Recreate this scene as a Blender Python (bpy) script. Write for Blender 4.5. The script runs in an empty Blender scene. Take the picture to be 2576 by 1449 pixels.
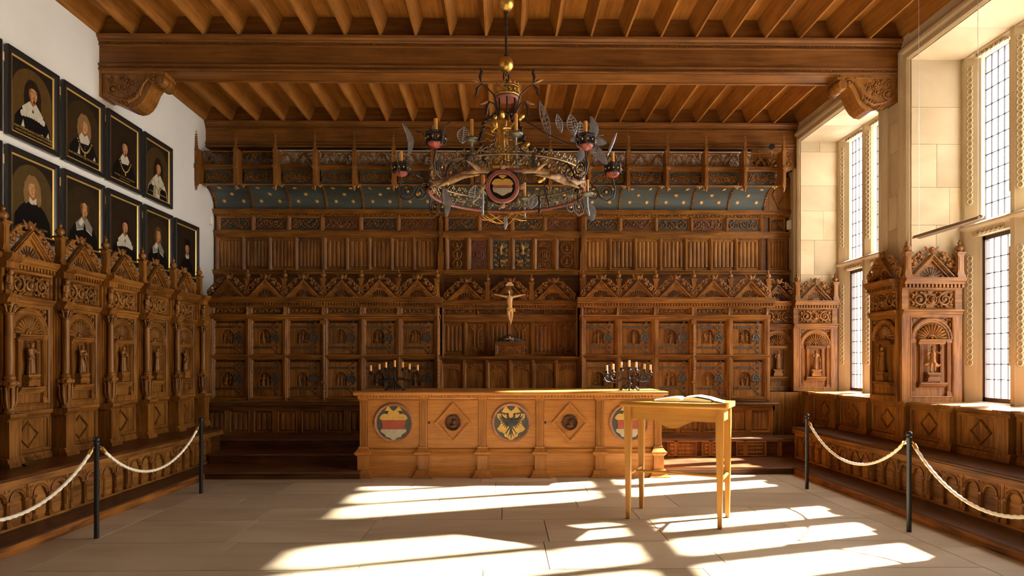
import bpy, math, random
from mathutils import Vector, Matrix
PI = math.pi
sc = bpy.context.scene
COL = sc.collection

# ------------------------------------------------------------------ camera
cam_d = bpy.data.cameras.new('camera')
cam = bpy.data.objects.new('camera', cam_d); COL.objects.link(cam)
cam.location = (0, 0, 1.55)
cam.rotation_euler = (PI/2, 0, math.radians(-0.75))
cam_d.sensor_width = 36.0; cam_d.lens = 36.0*1600/2576
cam_d.shift_y = 185.5/2576
cam_d.clip_start = 0.05; cam_d.clip_end = 200
sc.camera = cam

# ------------------------------------------------------------------ sky, sun, exposure
w = bpy.data.worlds.new('sky'); sc.world = w; w.use_nodes = True
bg = w.node_tree.nodes['Background']
bg.inputs['Color'].default_value = (1.0, 0.97, 0.92, 1); bg.inputs['Strength'].default_value = 7.5
sun_d = bpy.data.lights.new('sun', 'SUN'); sun = bpy.data.objects.new('sun', sun_d); COL.objects.link(sun)
sun_d.energy = 70.0; sun_d.angle = math.radians(1.8); sun_d.color = (1.0, 0.94, 0.83)
sun.rotation_euler = Vector((-1, -0.306, -0.70)).to_track_quat('-Z', 'Y').to_euler()
sun.location = (20, 6, 16)
NICHES = [(8.37, 10.66), (5.46, 7.75), (2.52, 4.81)]
for i, (ya, yb) in enumerate(NICHES):          # window portals guide the daylight sampling
    pd = bpy.data.lights.new('window_portal', 'AREA'); pd.shape = 'RECTANGLE'; pd.size = yb-ya; pd.size_y = 4.3
    pd.cycles.is_portal = True
    po = bpy.data.objects.new('window_portal', pd); COL.objects.link(po)
    po.location = (5.98, (ya+yb)/2, 3.13); po.rotation_euler = (0, PI/2, 0)
    po.rotation_euler = Vector((-1, 0, 0)).to_track_quat('-Z', 'Y').to_euler()
vs = sc.view_settings
vs.view_transform = 'Standard'; vs.look = 'None'; vs.gamma = 1.0; vs.use_curve_mapping = False
vs.exposure = 1.25

# ------------------------------------------------------------------ mesh builder
class MB:
    def __init__(s): s.v = []; s.f = []; s.sm = []; s.mi = []; s.m = 0
    def add(s, vs, fs, smooth=False):
        o = len(s.v); s.v += [tuple(p) for p in vs]
        for f in fs:
            s.f.append(tuple(i+o for i in f)); s.sm.append(smooth); s.mi.append(s.m)
        return s
    def box(s, x0, x1, y0, y1, z0, z1):
        return s.add([(x0,y0,z0),(x1,y0,z0),(x1,y1,z0),(x0,y1,z0),(x0,y0,z1),(x1,y0,z1),(x1,y1,z1),(x0,y1,z1)],
              [(0,3,2,1),(4,5,6,7),(0,1,5,4),(1,2,6,5),(2,3,7,6),(3,0,4,7)])
    def fru(s, x0, x1, z0, z1, y0, y1, d):
        """front plate: rectangle at back plane y0 shrinking by d to front plane y1"""
        return s.add([(x0,y0,z0),(x1,y0,z0),(x1,y0,z1),(x0,y0,z1),(x0+d,y1,z0+d),(x1-d,y1,z0+d),(x1-d,y1,z1-d),(x0+d,y1,z1-d)],
              [(4,5,6,7),(0,1,5,4),(1,2,6,5),(2,3,7,6),(3,0,4,7)])
    def frame(s, x0, x1, z0, z1, prof):
        """mitred frame around a rectangle; prof = [(inset, y), ...]"""
        n = len(prof); vs = []
        for u, y in prof: vs += [(x0+u,y,z0+u),(x1-u,y,z0+u),(x1-u,y,z1-u),(x0+u,y,z1-u)]
        fs = []
        for i in range(n-1):
            for k in range(4):
                a = i*4+k; b = i*4+(k+1) % 4; fs.append((a, b, b+4, a+4))
        return s.add(vs, fs)
    def ext(s, poly, a0, a1, axis='x', smooth=False, cap=True):
        """extrude a 2-D outline along an axis: x: poly=(y,z)  y: poly=(x,z)  z: poly=(x,y)"""
        n = len(poly)
        def P(p, a): return (a,p[0],p[1]) if axis == 'x' else ((p[0],a,p[1]) if axis == 'y' else (p[0],p[1],a))
        vs = [P(p, a0) for p in poly]+[P(p, a1) for p in poly]
        fs = [(i, (i+1) % n, n+(i+1) % n, n+i) for i in range(n)]
        s.add(vs, fs, smooth)
        if cap: s.add(vs, [tuple(range(n-1,-1,-1)), tuple(range(n, 2*n))])
        return s
    def strip(s, poly, a0, a1, axis='x', smooth=False):
        n = len(poly)
        def P(p, a): return (a,p[0],p[1]) if axis == 'x' else ((p[0],a,p[1]) if axis == 'y' else (p[0],p[1],a))
        return s.add([P(p, a0) for p in poly]+[P(p, a1) for p in poly], [(i, i+1, n+i+1, n+i) for i in range(n-1)], smooth)
    def lathe(s, prof, seg=12, c=(0,0,0), a0=0.0, a1=2*PI, flute=0, fd=0.0, smooth=True):
        full = abs(a1-a0-2*PI) < 1e-6; n = seg if full else seg+1; vs = []
        for r, z in prof:
            for k in range(n):
                a = a0+(a1-a0)*k/seg; rr = r
                if flute: rr = r*(1-fd*(0.5+0.5*math.cos(flute*a)))
                vs.append((c[0]+rr*math.cos(a), c[1]+rr*math.sin(a), c[2]+z))
        fs = []
        for i in range(len(prof)-1):
            for k in range(seg):
                k2 = (k+1) % n
                fs.append((i*n+k, i*n+k2, (i+1)*n+k2, (i+1)*n+k))
        s.add(vs, fs, smooth)
        if full:
            s.add([vs[k] for k in range(n)], [tuple(range(n-1,-1,-1))]); s.add([vs[-n+k] for k in range(n)], [tuple(range(n))])
        return s
    def tube(s, pts, r, seg=6, closed=False, flat=None, smooth=True, caps=True):
        pts = [Vector(p) for p in pts]; n = len(pts)
        rs = r if isinstance(r, (list, tuple)) else [r]*n
        vs = []; nrm = None
        for i, p in enumerate(pts):
            if closed: t = pts[(i+1) % n]-pts[i-1]
            else: t = pts[min(i+1,n-1)]-pts[max(i-1,0)]
            if t.length < 1e-9: t = Vector((0,0,1))
            t.normalize()
            if nrm is None:
                nrm = Vector((0,1,0)) if abs(t.y) < 0.9 else Vector((1,0,0))
            nrm = (nrm-t*nrm.dot(t))
            if nrm.length < 1e-6: nrm = t.orthogonal()
            nrm.normalize(); b = t.cross(nrm)
            for k in range(seg):
                a = 2*PI*k/seg; vs.append(p+nrm*(math.cos(a)*rs[i]*(flat or 1))+b*(math.sin(a)*rs[i]))
        fs = []
        for i in range(n if closed else n-1):
            for k in range(seg):
                k2 = (k+1) % seg; j = (i+1) % n
                fs.append((i*seg+k, i*seg+k2, j*seg+k2, j*seg+k))
        s.add(vs, fs, smooth)
        if caps and not closed:
            s.add(vs[:seg], [tuple(range(seg-1,-1,-1))]); s.add(vs[-seg:], [tuple(range(seg))])
        return s
    def ell(s, c, r, seg=8, rings=5, M=None):
        vs = [(0,0,-1)]
        for i in range(1, rings):
            a = -PI/2+PI*i/rings
            for k in range(seg):
                b = 2*PI*k/seg; vs.append((math.cos(a)*math.cos(b), math.cos(a)*math.sin(b), math.sin(a)))
        vs.append((0,0,1))
        fs = [(0, 1+(k+1) % seg, 1+k) for k in range(seg)]
        for i in range(rings-2):
            for k in range(seg):
                k2 = (k+1) % seg; fs.append((1+i*seg+k, 1+i*seg+k2, 1+(i+1)*seg+k2, 1+(i+1)*seg+k))
        o = 1+(rings-2)*seg; top = len(vs)-1
        fs += [(o+k, o+(k+1) % seg, top) for k in range(seg)]
        vv = [Vector((p[0]*r[0], p[1]*r[1], p[2]*r[2])) for p in vs]
        if M is not None: vv = [M @ p for p in vv]
        return s.add([(p.x+c[0], p.y+c[1], p.z+c[2]) for p in vv], fs, True)
    def ring(s, prof, R_a0=0.0, a1=PI, seg=20, c=(0,0,0), closed=False):
        """sweep profile [(r, y)] around the y axis (arch bands, round frames)"""
        n = seg if closed else seg+1; vs = []; m = len(prof)
        for k in range(n):
            a = R_a0+(a1-R_a0)*k/seg
            for r, y in prof: vs.append((c[0]+r*math.cos(a), c[1]+y, c[2]+r*math.sin(a)))
        fs = []
        for k in range(seg):
            k2 = (k+1) % n
            for j in range(m-1): fs.append((k*m+j, k2*m+j, k2*m+j+1, k*m+j+1))
        return s.add(vs, fs, False)
    def move(s, start, M):
        for i in range(start, len(s.v)): s.v[i] = tuple(M @ Vector(s.v[i]))
        return s
    def mesh(s, name, mats=()):
        me = bpy.data.meshes.new(name); me.from_pydata(s.v, [], s.f)
        me.polygons.foreach_set('use_smooth', s.sm)
        if any(s.mi): me.polygons.foreach_set('material_index', s.mi)
        for m in (mats if isinstance(mats, (list, tuple)) else [mats]):
            if m is not None: me.materials.append(m)
        me.validate(); me.update(); return me

def link(o, parent=None, loc=None, rot=None, scl=None):
    COL.objects.link(o)
    if parent is not None: o.parent = parent
    if loc is not None: o.location = loc
    if rot is not None: o.rotation_euler = rot
    if scl is not None: o.scale = scl
    return o
def ob(name, src, mat=None, parent=None, loc=None, rot=None, scl=None, label=None):
    me = src.mesh(name, mat) if isinstance(src, MB) else src
    o = link(bpy.data.objects.new(name, me), parent, loc, rot, scl)
    if label: o['label'] = label
    return o
def tag(o, label, cat, group=None):
    o['label'] = label; o['category'] = cat
    if group: o['group'] = group
    return o
def thing(name, label, cat, loc=(0,0,0), rz=0.0, group=None):
    o = link(bpy.data.objects.new(name, None), None, loc, (0,0,rz)); o.empty_display_size = 0.1
    return tag(o, label, cat, group)
def struct(o): o['kind'] = 'structure'; return o
def copy_tree(o, parent=None):
    c = o.copy(); COL.objects.link(c); c.parent = parent
    for ch in o.children: copy_tree(ch, c)
    return c
RND = random.Random(7)

# ------------------------------------------------------------------ materials
def newmat(name):
    m = bpy.data.materials.new(name); m.use_nodes = True
    nt = m.node_tree; return m, nt, nt.nodes['Principled BSDF']
def plain(name, rgb, rough=0.6, metal=0.0, spec=0.5, noise=0.0, nscale=20.0, bump=0.0):
    m, nt, b = newmat(name)
    b.inputs['Base Color'].default_value = (*rgb, 1); b.inputs['Roughness'].default_value = rough
    b.inputs['Metallic'].default_value = metal; b.inputs['Specular IOR Level'].default_value = spec
    if noise or bump:
        tc = nt.nodes.new('ShaderNodeTexCoord'); n = nt.nodes.new('ShaderNodeTexNoise')
        n.inputs['Scale'].default_value = nscale; n.inputs['Detail'].default_value = 4
        nt.links.new(tc.outputs['Object'], n.inputs['Vector'])
        if noise:
            r = nt.nodes.new('ShaderNodeValToRGB'); nt.links.new(n.outputs['Fac'], r.inputs['Fac'])
            r.color_ramp.elements[0].position = 0.3; r.color_ramp.elements[1].position = 0.7
            r.color_ramp.elements[0].color = (*[c*(1-noise) for c in rgb], 1); r.color_ramp.elements[1].color = (*[min(1,c*(1+noise*0.6)) for c in rgb], 1)
            nt.links.new(r.outputs['Color'], b.inputs['Base Color'])
        if bump:
            bp = nt.nodes.new('ShaderNodeBump'); bp.inputs['Strength'].default_value = bump; bp.inputs['Distance'].default_value = 0.01
            nt.links.new(n.outputs['Fac'], bp.inputs['Height']); nt.links.new(bp.outputs['Normal'], b.inputs['Normal'])
    return m
def wood(name, light, dark, axis='z', rough=0.42, scale=1.0, vary=0.16, bump=0.12):
    m, nt, b = newmat(name); N = nt.nodes.new; L = nt.links.new
    tc = N('ShaderNodeTexCoord'); oi = N('ShaderNodeObjectInfo')
    off = N('ShaderNodeVectorMath'); off.operation = 'SCALE'; off.inputs[0].default_value = (37.1, 17.7, 23.3)
    L(oi.outputs['Random'], off.inputs['Scale'])
    ad = N('ShaderNodeVectorMath'); ad.operation = 'ADD'; L(tc.outputs['Object'], ad.inputs[0]); L(off.outputs[0], ad.inputs[1])
    mp = N('ShaderNodeMapping'); L(ad.outputs[0], mp.inputs['Vector'])
    k = 22.0*scale; g = 1.3*scale
    mp.inputs['Scale'].default_value = {'z': (k,k,g), 'x': (g,k,k), 'y': (k,g,k)}[axis]
    n1 = N('ShaderNodeTexNoise'); n1.inputs['Scale'].default_value = 1.6; n1.inputs['Detail'].default_value = 6; n1.inputs['Roughness'].default_value = 0.62; n1.inputs['Distortion'].default_value = 0.7
    L(mp.outputs[0], n1.inputs['Vector'])
    n2 = N('ShaderNodeTexNoise'); n2.inputs['Scale'].default_value = 2.3; n2.inputs['Detail'].default_value = 3; L(ad.outputs[0], n2.inputs['Vector'])
    mx = N('ShaderNodeMix'); mx.data_type = 'FLOAT'; mx.inputs[0].default_value = 0.38; L(n1.outputs['Fac'], mx.inputs[2]); L(n2.outputs['Fac'], mx.inputs[3])
    r = N('ShaderNodeValToRGB'); L(mx.outputs[0], r.inputs['Fac'])
    r.color_ramp.elements[0].position = 0.38; r.color_ramp.elements[0].color = (*dark, 1)
    r.color_ramp.elements[1].position = 0.62; r.color_ramp.elements[1].color = (*light, 1)
    hs = N('ShaderNodeHueSaturation'); L(r.outputs['Color'], hs.inputs['Color'])
    mr = N('ShaderNodeMapRange'); mr.inputs['To Min'].default_value = 1-vary; mr.inputs['To Max'].default_value = 1+vary; L(oi.outputs['Random'], mr.inputs['Value'])
    L(mr.outputs[0], hs.inputs['Value']); L(hs.outputs['Color'], b.inputs['Base Color'])
    b.inputs['Roughness'].default_value = rough; b.inputs['Specular IOR Level'].default_value = 0.25
    bp = N('ShaderNodeBump'); bp.inputs['Strength'].default_value = bump; bp.inputs['Distance'].default_value = 0.004
    L(n1.outputs['Fac'], bp.inputs['Height']); L(bp.outputs['Normal'], b.inputs['Normal'])
    return m
# oak of the panelling, honey oak of the tables, pine-like ceiling
OL, OD = (0.31, 0.125, 0.020), (0.092, 0.030, 0.005)
oak = wood('oak_vertical', OL, OD, 'z'); oakx = wood('oak_horizontal', OL, OD, 'x')
oakc = wood('oak_carved', (0.29, 0.12, 0.023), (0.118, 0.042, 0.008), 'z', rough=0.34, vary=0.08)
oakd = wood('oak_dark', (0.125, 0.045, 0.011), (0.042, 0.014, 0.004), 'x', rough=0.38)
oakw = wood('oak_worn', (0.38, 0.16, 0.032), (0.10, 0.034, 0.008), 'x', rough=0.45, scale=0.7)
step_w = wood('step_oak', (0.15, 0.062, 0.026), (0.06, 0.023, 0.010), 'x', rough=0.33)
honey = wood('table_oak', (0.41, 0.165, 0.034), (0.27, 0.10, 0.019), 'x', rough=0.42, vary=0.06)
honeyz = wood('table_oak_vertical', (0.39, 0.155, 0.032), (0.24, 0.088, 0.016), 'z', rough=0.42, vary=0.08)
desk_w = wood('desk_beech', (0.46, 0.215, 0.033), (0.32, 0.135, 0.019), 'x', rough=0.35, vary=0.05, scale=0.7)
desk_z = wood('desk_beech_vertical', (0.46, 0.215, 0.033), (0.32, 0.135, 0.019), 'z', rough=0.35, vary=0.05, scale=0.7)
ceil_w = wood('ceiling_wood', (0.34, 0.138, 0.026), (0.18, 0.066, 0.011), 'y', rough=0.5, scale=0.6)
beam_w = wood('beam_wood', (0.215, 0.083, 0.0165), (0.105, 0.037, 0.007), 'x', rough=0.48, scale=0.6, vary=0.05)
iron = plain('wrought_iron', (0.035, 0.032, 0.032), 0.38, 0.85)
hinge_m = plain('hinge_iron', (0.095, 0.075, 0.055), 0.45, 0.5, noise=0.4, nscale=60)
gold = plain('gilding', (0.62, 0.36, 0.08), 0.36, 0.85, noise=0.35, nscale=30)
brass = plain('brass', (0.60, 0.40, 0.13), 0.3, 0.95)
# ------------------------------------------------------------------ structure materials
def plaster_mat():
    m = plain('white_plaster', (0.74, 0.71, 0.66), 0.9, noise=0.05, nscale=1.5, bump=0.12); return m
plaster = plaster_mat()
def stone(name, a, b_, nscale=1.4, rough=0.75, stretch=(1,1,1), vary=0.10, bump=0.08):
    m, nt, b = newmat(name); N = nt.nodes.new; L = nt.links.new
    tc = N('ShaderNodeTexCoord'); oi = N('ShaderNodeObjectInfo')
    off = N('ShaderNodeVectorMath'); off.operation = 'SCALE'; off.inputs[0].default_value = (31.1, 19.7, 43.3); L(oi.outputs['Random'], off.inputs['Scale'])
    ad = N('ShaderNodeVectorMath'); ad.operation = 'ADD'; L(tc.outputs['Object'], ad.inputs[0]); L(off.outputs[0], ad.inputs[1])
    mp = N('ShaderNodeMapping'); mp.inputs['Scale'].default_value = stretch; L(ad.outputs[0], mp.inputs['Vector'])
    n1 = N('ShaderNodeTexNoise'); n1.inputs['Scale'].default_value = nscale; n1.inputs['Detail'].default_value = 7; n1.inputs['Distortion'].default_value = 0.9; L(mp.outputs[0], n1.inputs['Vector'])
    n2 = N('ShaderNodeTexNoise'); n2.inputs['Scale'].default_value = 70; n2.inputs['Detail'].default_value = 3; L(ad.outputs[0], n2.inputs['Vector'])
    r = N('ShaderNodeValToRGB'); L(n1.outputs['Fac'], r.inputs['Fac'])
    r.color_ramp.elements[0].position = 0.32; r.color_ramp.elements[0].color = (*b_, 1)
    r.color_ramp.elements[1].position = 0.66; r.color_ramp.elements[1].color = (*a, 1)
    hs = N('ShaderNodeHueSaturation'); L(r.outputs['Color'], hs.inputs['Color'])
    mr = N('ShaderNodeMapRange'); mr.inputs['To Min'].default_value = 1-vary; mr.inputs['To Max'].default_value = 1+vary; L(oi.outputs['Random'], mr.inputs['Value'])
    L(mr.outputs[0], hs.inputs['Value']); L(hs.outputs['Color'], b.inputs['Base Color'])
    b.inputs['Roughness'].default_value = rough
    bp = N('ShaderNodeBump'); bp.inputs['Strength'].default_value = bump; bp.inputs['Distance'].default_value = 0.004
    L(n2.outputs['Fac'], bp.inputs['Height']); L(bp.outputs['Normal'], b.inputs['Normal'])
    return m
slab_m = stone('floor_sandstone', (0.48, 0.395, 0.275), (0.33, 0.258, 0.160), 1.1, rough=0.42, stretch=(0.35,1.6,1), vary=0.13, bump=0.05)
joint_m = plain('floor_joint', (0.16, 0.13, 0.10), 0.9)
ashlar = stone('wall_sandstone', (0.50, 0.395, 0.25), (0.37, 0.275, 0.155), 0.9, rough=0.85, stretch=(1,1,1.5), vary=0.12)
ashlar_p = stone('wall_sandstone_plain', (0.50, 0.40, 0.255), (0.41, 0.31, 0.18), 0.9, rough=0.85, vary=0.0)
mortar = plain('mortar', (0.33, 0.26, 0.17), 0.95)
lead = plain('lead_came', (0.05, 0.045, 0.05), 0.5, 0.5)
frame_w = plain('casement_wood', (0.045, 0.022, 0.014), 0.45)
gm, nt, b = newmat('window_glass')
for n in list(nt.nodes):
    if n.type == 'BSDF_PRINCIPLED': nt.nodes.remove(n)
tr = nt.nodes.new('ShaderNodeBsdfTransparent'); tr.inputs['Color'].default_value = (0.97, 0.98, 0.99, 1)
gl = nt.nodes.new('ShaderNodeBsdfGlossy'); gl.inputs['Roughness'].default_value = 0.05
mix = nt.nodes.new('ShaderNodeMixShader'); mix.inputs[0].default_value = 0.05
nt.links.new(tr.outputs[0], mix.inputs[1]); nt.links.new(gl.outputs[0], mix.inputs[2])
nt.links.new(mix.outputs[0], nt.nodes['Material Output'].inputs['Surface'])
glass = gm

# ------------------------------------------------------------------ floor with single slabs
fl = struct(ob('floor', MB().box(-4.9, 5.0, -4.4, 11.3, -0.2, -0.012), joint_m))
rows = [8.95, 8.2, 7.47, 6.76, 6.25, 5.48, 4.75, 4.1, 3.4]
g = 0.0035
def slab(x0, x1, y0, y1):
    d = MB(); z = RND.uniform(-0.0006, 0.0006)
    d.box(x0+g-(x0+x1)/2, x1-g-(x0+x1)/2, y0+g-(y0+y1)/2, y1-g-(y0+y1)/2, -0.03, z)
    ob('paving_slab', d, slab_m, fl, ((x0+x1)/2, (y0+y1)/2, 0))
for j in range(len(rows)-1):
    y1, y0 = rows[j], rows[j+1]
    xs = [-3.55]
    x = -3.55+RND.uniform(0.5, 1.4)
    while x < 3.0:
        xs.append(x); x += RND.uniform(0.95, 1.65)
    xs.append(3.62)
    for a, b_ in zip(xs, xs[1:]): slab(a, b_, y0, y1)
for yy in range(5):
    a, b_ = 3.4+yy*1.11, 3.4+(yy+1)*1.11
    slab(-4.3, -3.55, a, b_); slab(3.62, 4.4, a+(-0.35 if yy else 0), b_-0.35 if yy < 4 else b_)
o = ob('paving_slab', MB().box(-4.9, 5.0, -4.4, 3.4, -0.03, -0.0005), slab_m, fl)

# ------------------------------------------------------------------ plain walls
struct(ob('wall_left', MB().box(-5.25, -5.0, -4.6, 11.5, -0.2, 6.1), plaster))
struct(ob('wall_rear', MB().box(-5.25, 6.2, -4.65, -4.45, -0.2, 6.1), oakd))  # unseen, invented wall; dark wood chosen to cut fill light from behind the camera
wall_back = struct(ob('wall_back', MB().box(-5.25, 6.2, 11.32, 11.55, -0.2, 6.1), plaster))

# ------------------------------------------------------------------ stone window wall
LINT = 5.265
core = MB()
edges = [(-4.6, NICHES[2][0])]
for a, b_ in zip(NICHES[::-1], NICHES[::-1][1:]): edges.append((a[1], b_[0]))
edges.append((NICHES[0][1], 11.5))
for a, b_ in edges: core.box(5.0, 5.95, a, b_, -0.2, 6.1)
core.box(5.0, 5.95, -4.6, 11.5, LINT, 6.1)
core.box(5.0, 5.95, -4.6, 11.5, -0.2, 1.0)
wr = struct(ob('wall_right', core, mortar))
# lintel soffits in long stones
for (ya, yb) in NICHES[:2]:
    for k in range(3):
        a = ya+(yb-ya)*k/3; b_ = ya+(yb-ya)*(k+1)/3
        ob('lintel_stone', MB().box(5.0-0.006, 5.66, a+0.002, b_-0.002, LINT-0.012, LINT+0.02), ashlar, wr)
def blocks_jamb(y, x0, x1, z0, z1, seed):
    r = random.Random(seed); z = z0
    while z < z1-0.05:
        h = min(r.uniform(0.34, 0.62), z1-z)
        if z1-(z+h) < 0.18: h = z1-z
        cut = r.choice([None, r.uniform(0.25,0.75), r.uniform(0.3,0.7), r.uniform(0.35,0.65)])
        segs = [(x0, x1)] if cut is None else [(x0, x0+(x1-x0)*cut), (x0+(x1-x0)*cut, x1)]
        for a, b_ in segs:
            ob('stone_block', MB().box(a+0.002, b_-0.002, y-0.012-r.uniform(0,0.003), y+0.05, z+0.002, z+h-0.002), ashlar, wr)
        z += h
def blocks_pier(x, y0, y1, z0, z1, seed):
    r = random.Random(seed); z = z0
    while z < z1-0.05:
        h = min(r.uniform(0.36, 0.62), z1-z)
        if z1-(z+h) < 0.18: h = z1-z
        cut = r.choice([None, 0.4, 0.62])
        segs = [(y0, y1)] if cut is None else [(y0, y0+(y1-y0)*cut), (y0+(y1-y0)*cut, y1)]
        for a, b_ in segs:
            ob('stone_block', MB().box(x-0.012-r.uniform(0,0.003), x+0.05, a+0.002, b_-0.002, z+0.002, z+h-0.002), ashlar, wr)
        z += h
blocks_jamb(7.75, 5.0, 5.66, 1.0, LINT, 3)
blocks_jamb(10.66, 5.0, 5.66, 1.0, LINT, 5)
blocks_pier(5.0, 7.75, 8.37, 1.0, 5.6, 8)
blocks_pier(5.0, 10.66, 11.3, 1.0, 5.6, 9)
ob('stone_band', MB().box(4.99, 5.02, 4.6, 11.3, 5.47, 6.0), ashlar_p, wr)
# moulding round each niche
PRF = [(0.0, 0.0), (0.0, -0.02), (0.022, -0.045), (0.05, -0.045), (0.062, -0.03), (0.10, -0.03), (0.118, -0.062), (0.155, -0.062), (0.17, -0.04), (0.20, -0.03), (0.20, 0.0)]
def niche_mould(ya, yb):
    d = MB(); m = len(PRF); vs = []
    for u, x in PRF: vs += [(5.0+x, yb+u, 1.0), (5.0+x, yb+u, LINT+u), (5.0+x, ya-u, LINT+u), (5.0+x, ya-u, 1.0)]
    fs = []
    for i in range(m-1):
        for k in range(3): fs.append((i*4+k, i*4+k+1, (i+1)*4+k+1, (i+1)*4+k))
    d.add(vs, fs); return d
for (ya, yb) in NICHES[:2]: ob('niche_moulding', niche_mould(ya, yb), ashlar_p, wr)

# windows: stone frames, mullions with a bead-and-ring ornament, leaded lights
GX = 5.72
def orn_strip(L_):
    d = MB(); z = 0.04
    d.box(0.012, 0.03, -0.03, 0.03, 0, L_)
    while z < L_-0.03:
        pts = [(0.004, 0.026*math.cos(t*PI/5), z+0.034*math.sin(t*PI/5)) for t in range(10)]
        d.tube(pts, 0.010, 5, closed=True)
        d.ell((0.008, 0, z), (0.008, 0.012, 0.016), 6, 4)
        z += 0.070
    return d
ORN_U = orn_strip(1.72).mesh('ornament', ashlar_p); ORN_L = orn_strip(1.35).mesh('ornament', ashlar_p)
ORN_H = orn_strip(0.46).mesh('ornament', ashlar_p)
PW, PU, PL = 0.48/5, 1.95/10, 1.80/10
pane_u = MB().box(-0.002, 0.002, -PW/2+0.004, PW/2-0.004, -PU/2+0.004, PU/2-0.004).mesh('pane', glass)
pane_l = MB().box(-0.002, 0.002, -0.048, 0.048, -PL/2+0.004, PL/2-0.004).mesh('pane', glass)
def window(n, ya, yb, detail):
    fr = MB()
    lights = [(yb-0.205-0.70*k-0.48, yb-0.205-0.70*k) for k in range(3)]
    posts = [(lights[0][1], yb)] + [(lights[k+1][1], lights[k][0]) for k in range(2)] + [(ya, lights[2][0])]
    for a, b_ in posts:
        edge = (b_ >= yb-1e-6) or (a <= ya+1e-6)
        fr.box(5.72, 5.84, a, b_, 1.0, LINT)
        if not edge:
            c = (a+b_)/2
            fr.ext([(5.62, c-0.03), (5.62, c+0.03), (5.63, c+0.04), (5.68, c+0.10), (5.72, b_), (5.72, a), (5.68, c-0.10), (5.63, c-0.04)], 1.0, LINT, 'z')
        elif b_ >= yb-1e-6:
            fr.ext([(5.62, b_), (5.72, b_), (5.72, a), (5.70, a+0.03), (5.68, b_-0.15), (5.63, b_-0.08), (5.62, b_-0.065)], 1.0, LINT, 'z')
        else:
            fr.ext([(5.62, a), (5.62, b_-0.15), (5.64, b_-0.10), (5.665, b_-0.09), (5.68, b_-0.03), (5.72, b_), (5.72, a)], 1.0, LINT, 'z')
    # head, transom and sill
    fr.ext([(5.63, LINT), (5.63, 5.24), (5.66, 5.225), (5.68, 5.20), (5.72, 5.19), (5.84, 5.19), (5.84, LINT)], ya, yb, 'y')
    fr.ext([(5.84, 3.05), (5.70, 3.05), (5.67, 3.06), (5.66, 3.12), (5.60, 3.15), (5.585, 3.165), (5.585, 3.185), (5.72, 3.24), (5.84, 3.24)], ya, yb, 'y')
    fr.ext([(5.60, 1.0), (5.60, 1.045), (5.68, 1.07), (5.84, 1.09), (5.84, 1.0)], ya, yb, 'y')
    wo = struct(ob('window_%d' % n, fr, ashlar_p))
    if detail:
        for a, b_ in posts[:3]:
            c = (a+b_)/2
            edge = b_ >= yb-1e-6
            for cc, ang in ([(c-0.07, 0.69), (c+0.07, -0.69)] if not edge else [(b_-0.115, 0.62)]):
                ob('ornament', ORN_U, None, wo, (5.646, cc, 3.45), (0,0,ang)); ob('ornament', ORN_L, None, wo, (5.646, cc, 1.5), (0,0,ang))
        for a, b_ in lights[:2]:
            ob('ornament', ORN_H, None, wo, (5.655, b_, 5.215), (PI/2,0,0))
            ob('ornament', ORN_H, None, wo, (5.655, b_, 3.10), (PI/2,0,0))
    for k, (a, b_) in enumerate(lights):
        ld = MB()
        for i in range(6): y = a+(b_-a)*i/5; ld.box(GX+0.05, GX+0.064, y-0.0045, y+0.0045, 3.24, 5.19)
        for i in range(11): z = 3.24+PU*i; ld.box(GX+0.05, GX+0.064, a, b_, z-0.005, z+0.005)
        ob('lead_grid', ld, lead, wo)
        cf = MB()
        cf.frame_x = None
        for y0, y1 in ((a, a+0.035), (b_-0.035, b_)): cf.box(GX+0.02, GX+0.08, y0, y1, 1.08, 3.05)
        cf.box(GX+0.02, GX+0.08, a, b_, 1.08, 1.125); cf.box(GX+0.02, GX+0.08, a, b_, 3.0, 3.05)
        for i in range(1, 4): y = a+0.035+(b_-a-0.07)*i/4; cf.box(GX+0.045, GX+0.06, y-0.0045, y+0.0045, 1.12, 3.0)
        for i in range(1, 10): z = 1.16+PL*i; cf.box(GX+0.045, GX+0.06, a+0.03, b_-0.03, z-0.005, z+0.005)
        ob('casement', cf, frame_w, wo)
        if detail and (k == 0 or (n == 1 and k == 1)):
            for i in range(5):
                for j in range(10):
                    ob('pane', pane_u, None, wo, (GX+0.057, a+PW*(i+0.5), 3.24+PU*(j+0.5)), (RND.uniform(-.002,.002), RND.uniform(-.004,.004), RND.uniform(-.01,.01)))
            for i in range(4):
                for j in range(10):
                    ob('pane', pane_l, None, wo, (GX+0.052, a+0.035+0.1025*(i+0.5), 1.16+PL*(j+0.5)), (0,0,RND.uniform(-.01,.01)))
        else:
            ob('pane', MB().box(GX+0.055, GX+0.059, a, b_, 3.24, 5.19), glass, wo)
            ob('pane', MB().box(GX+0.05, GX+0.054, a+0.03, b_-0.03, 1.12, 3.0), glass, wo)
for i, (ya, yb) in enumerate(NICHES): window(i+1, ya, yb, i < 2)

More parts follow.
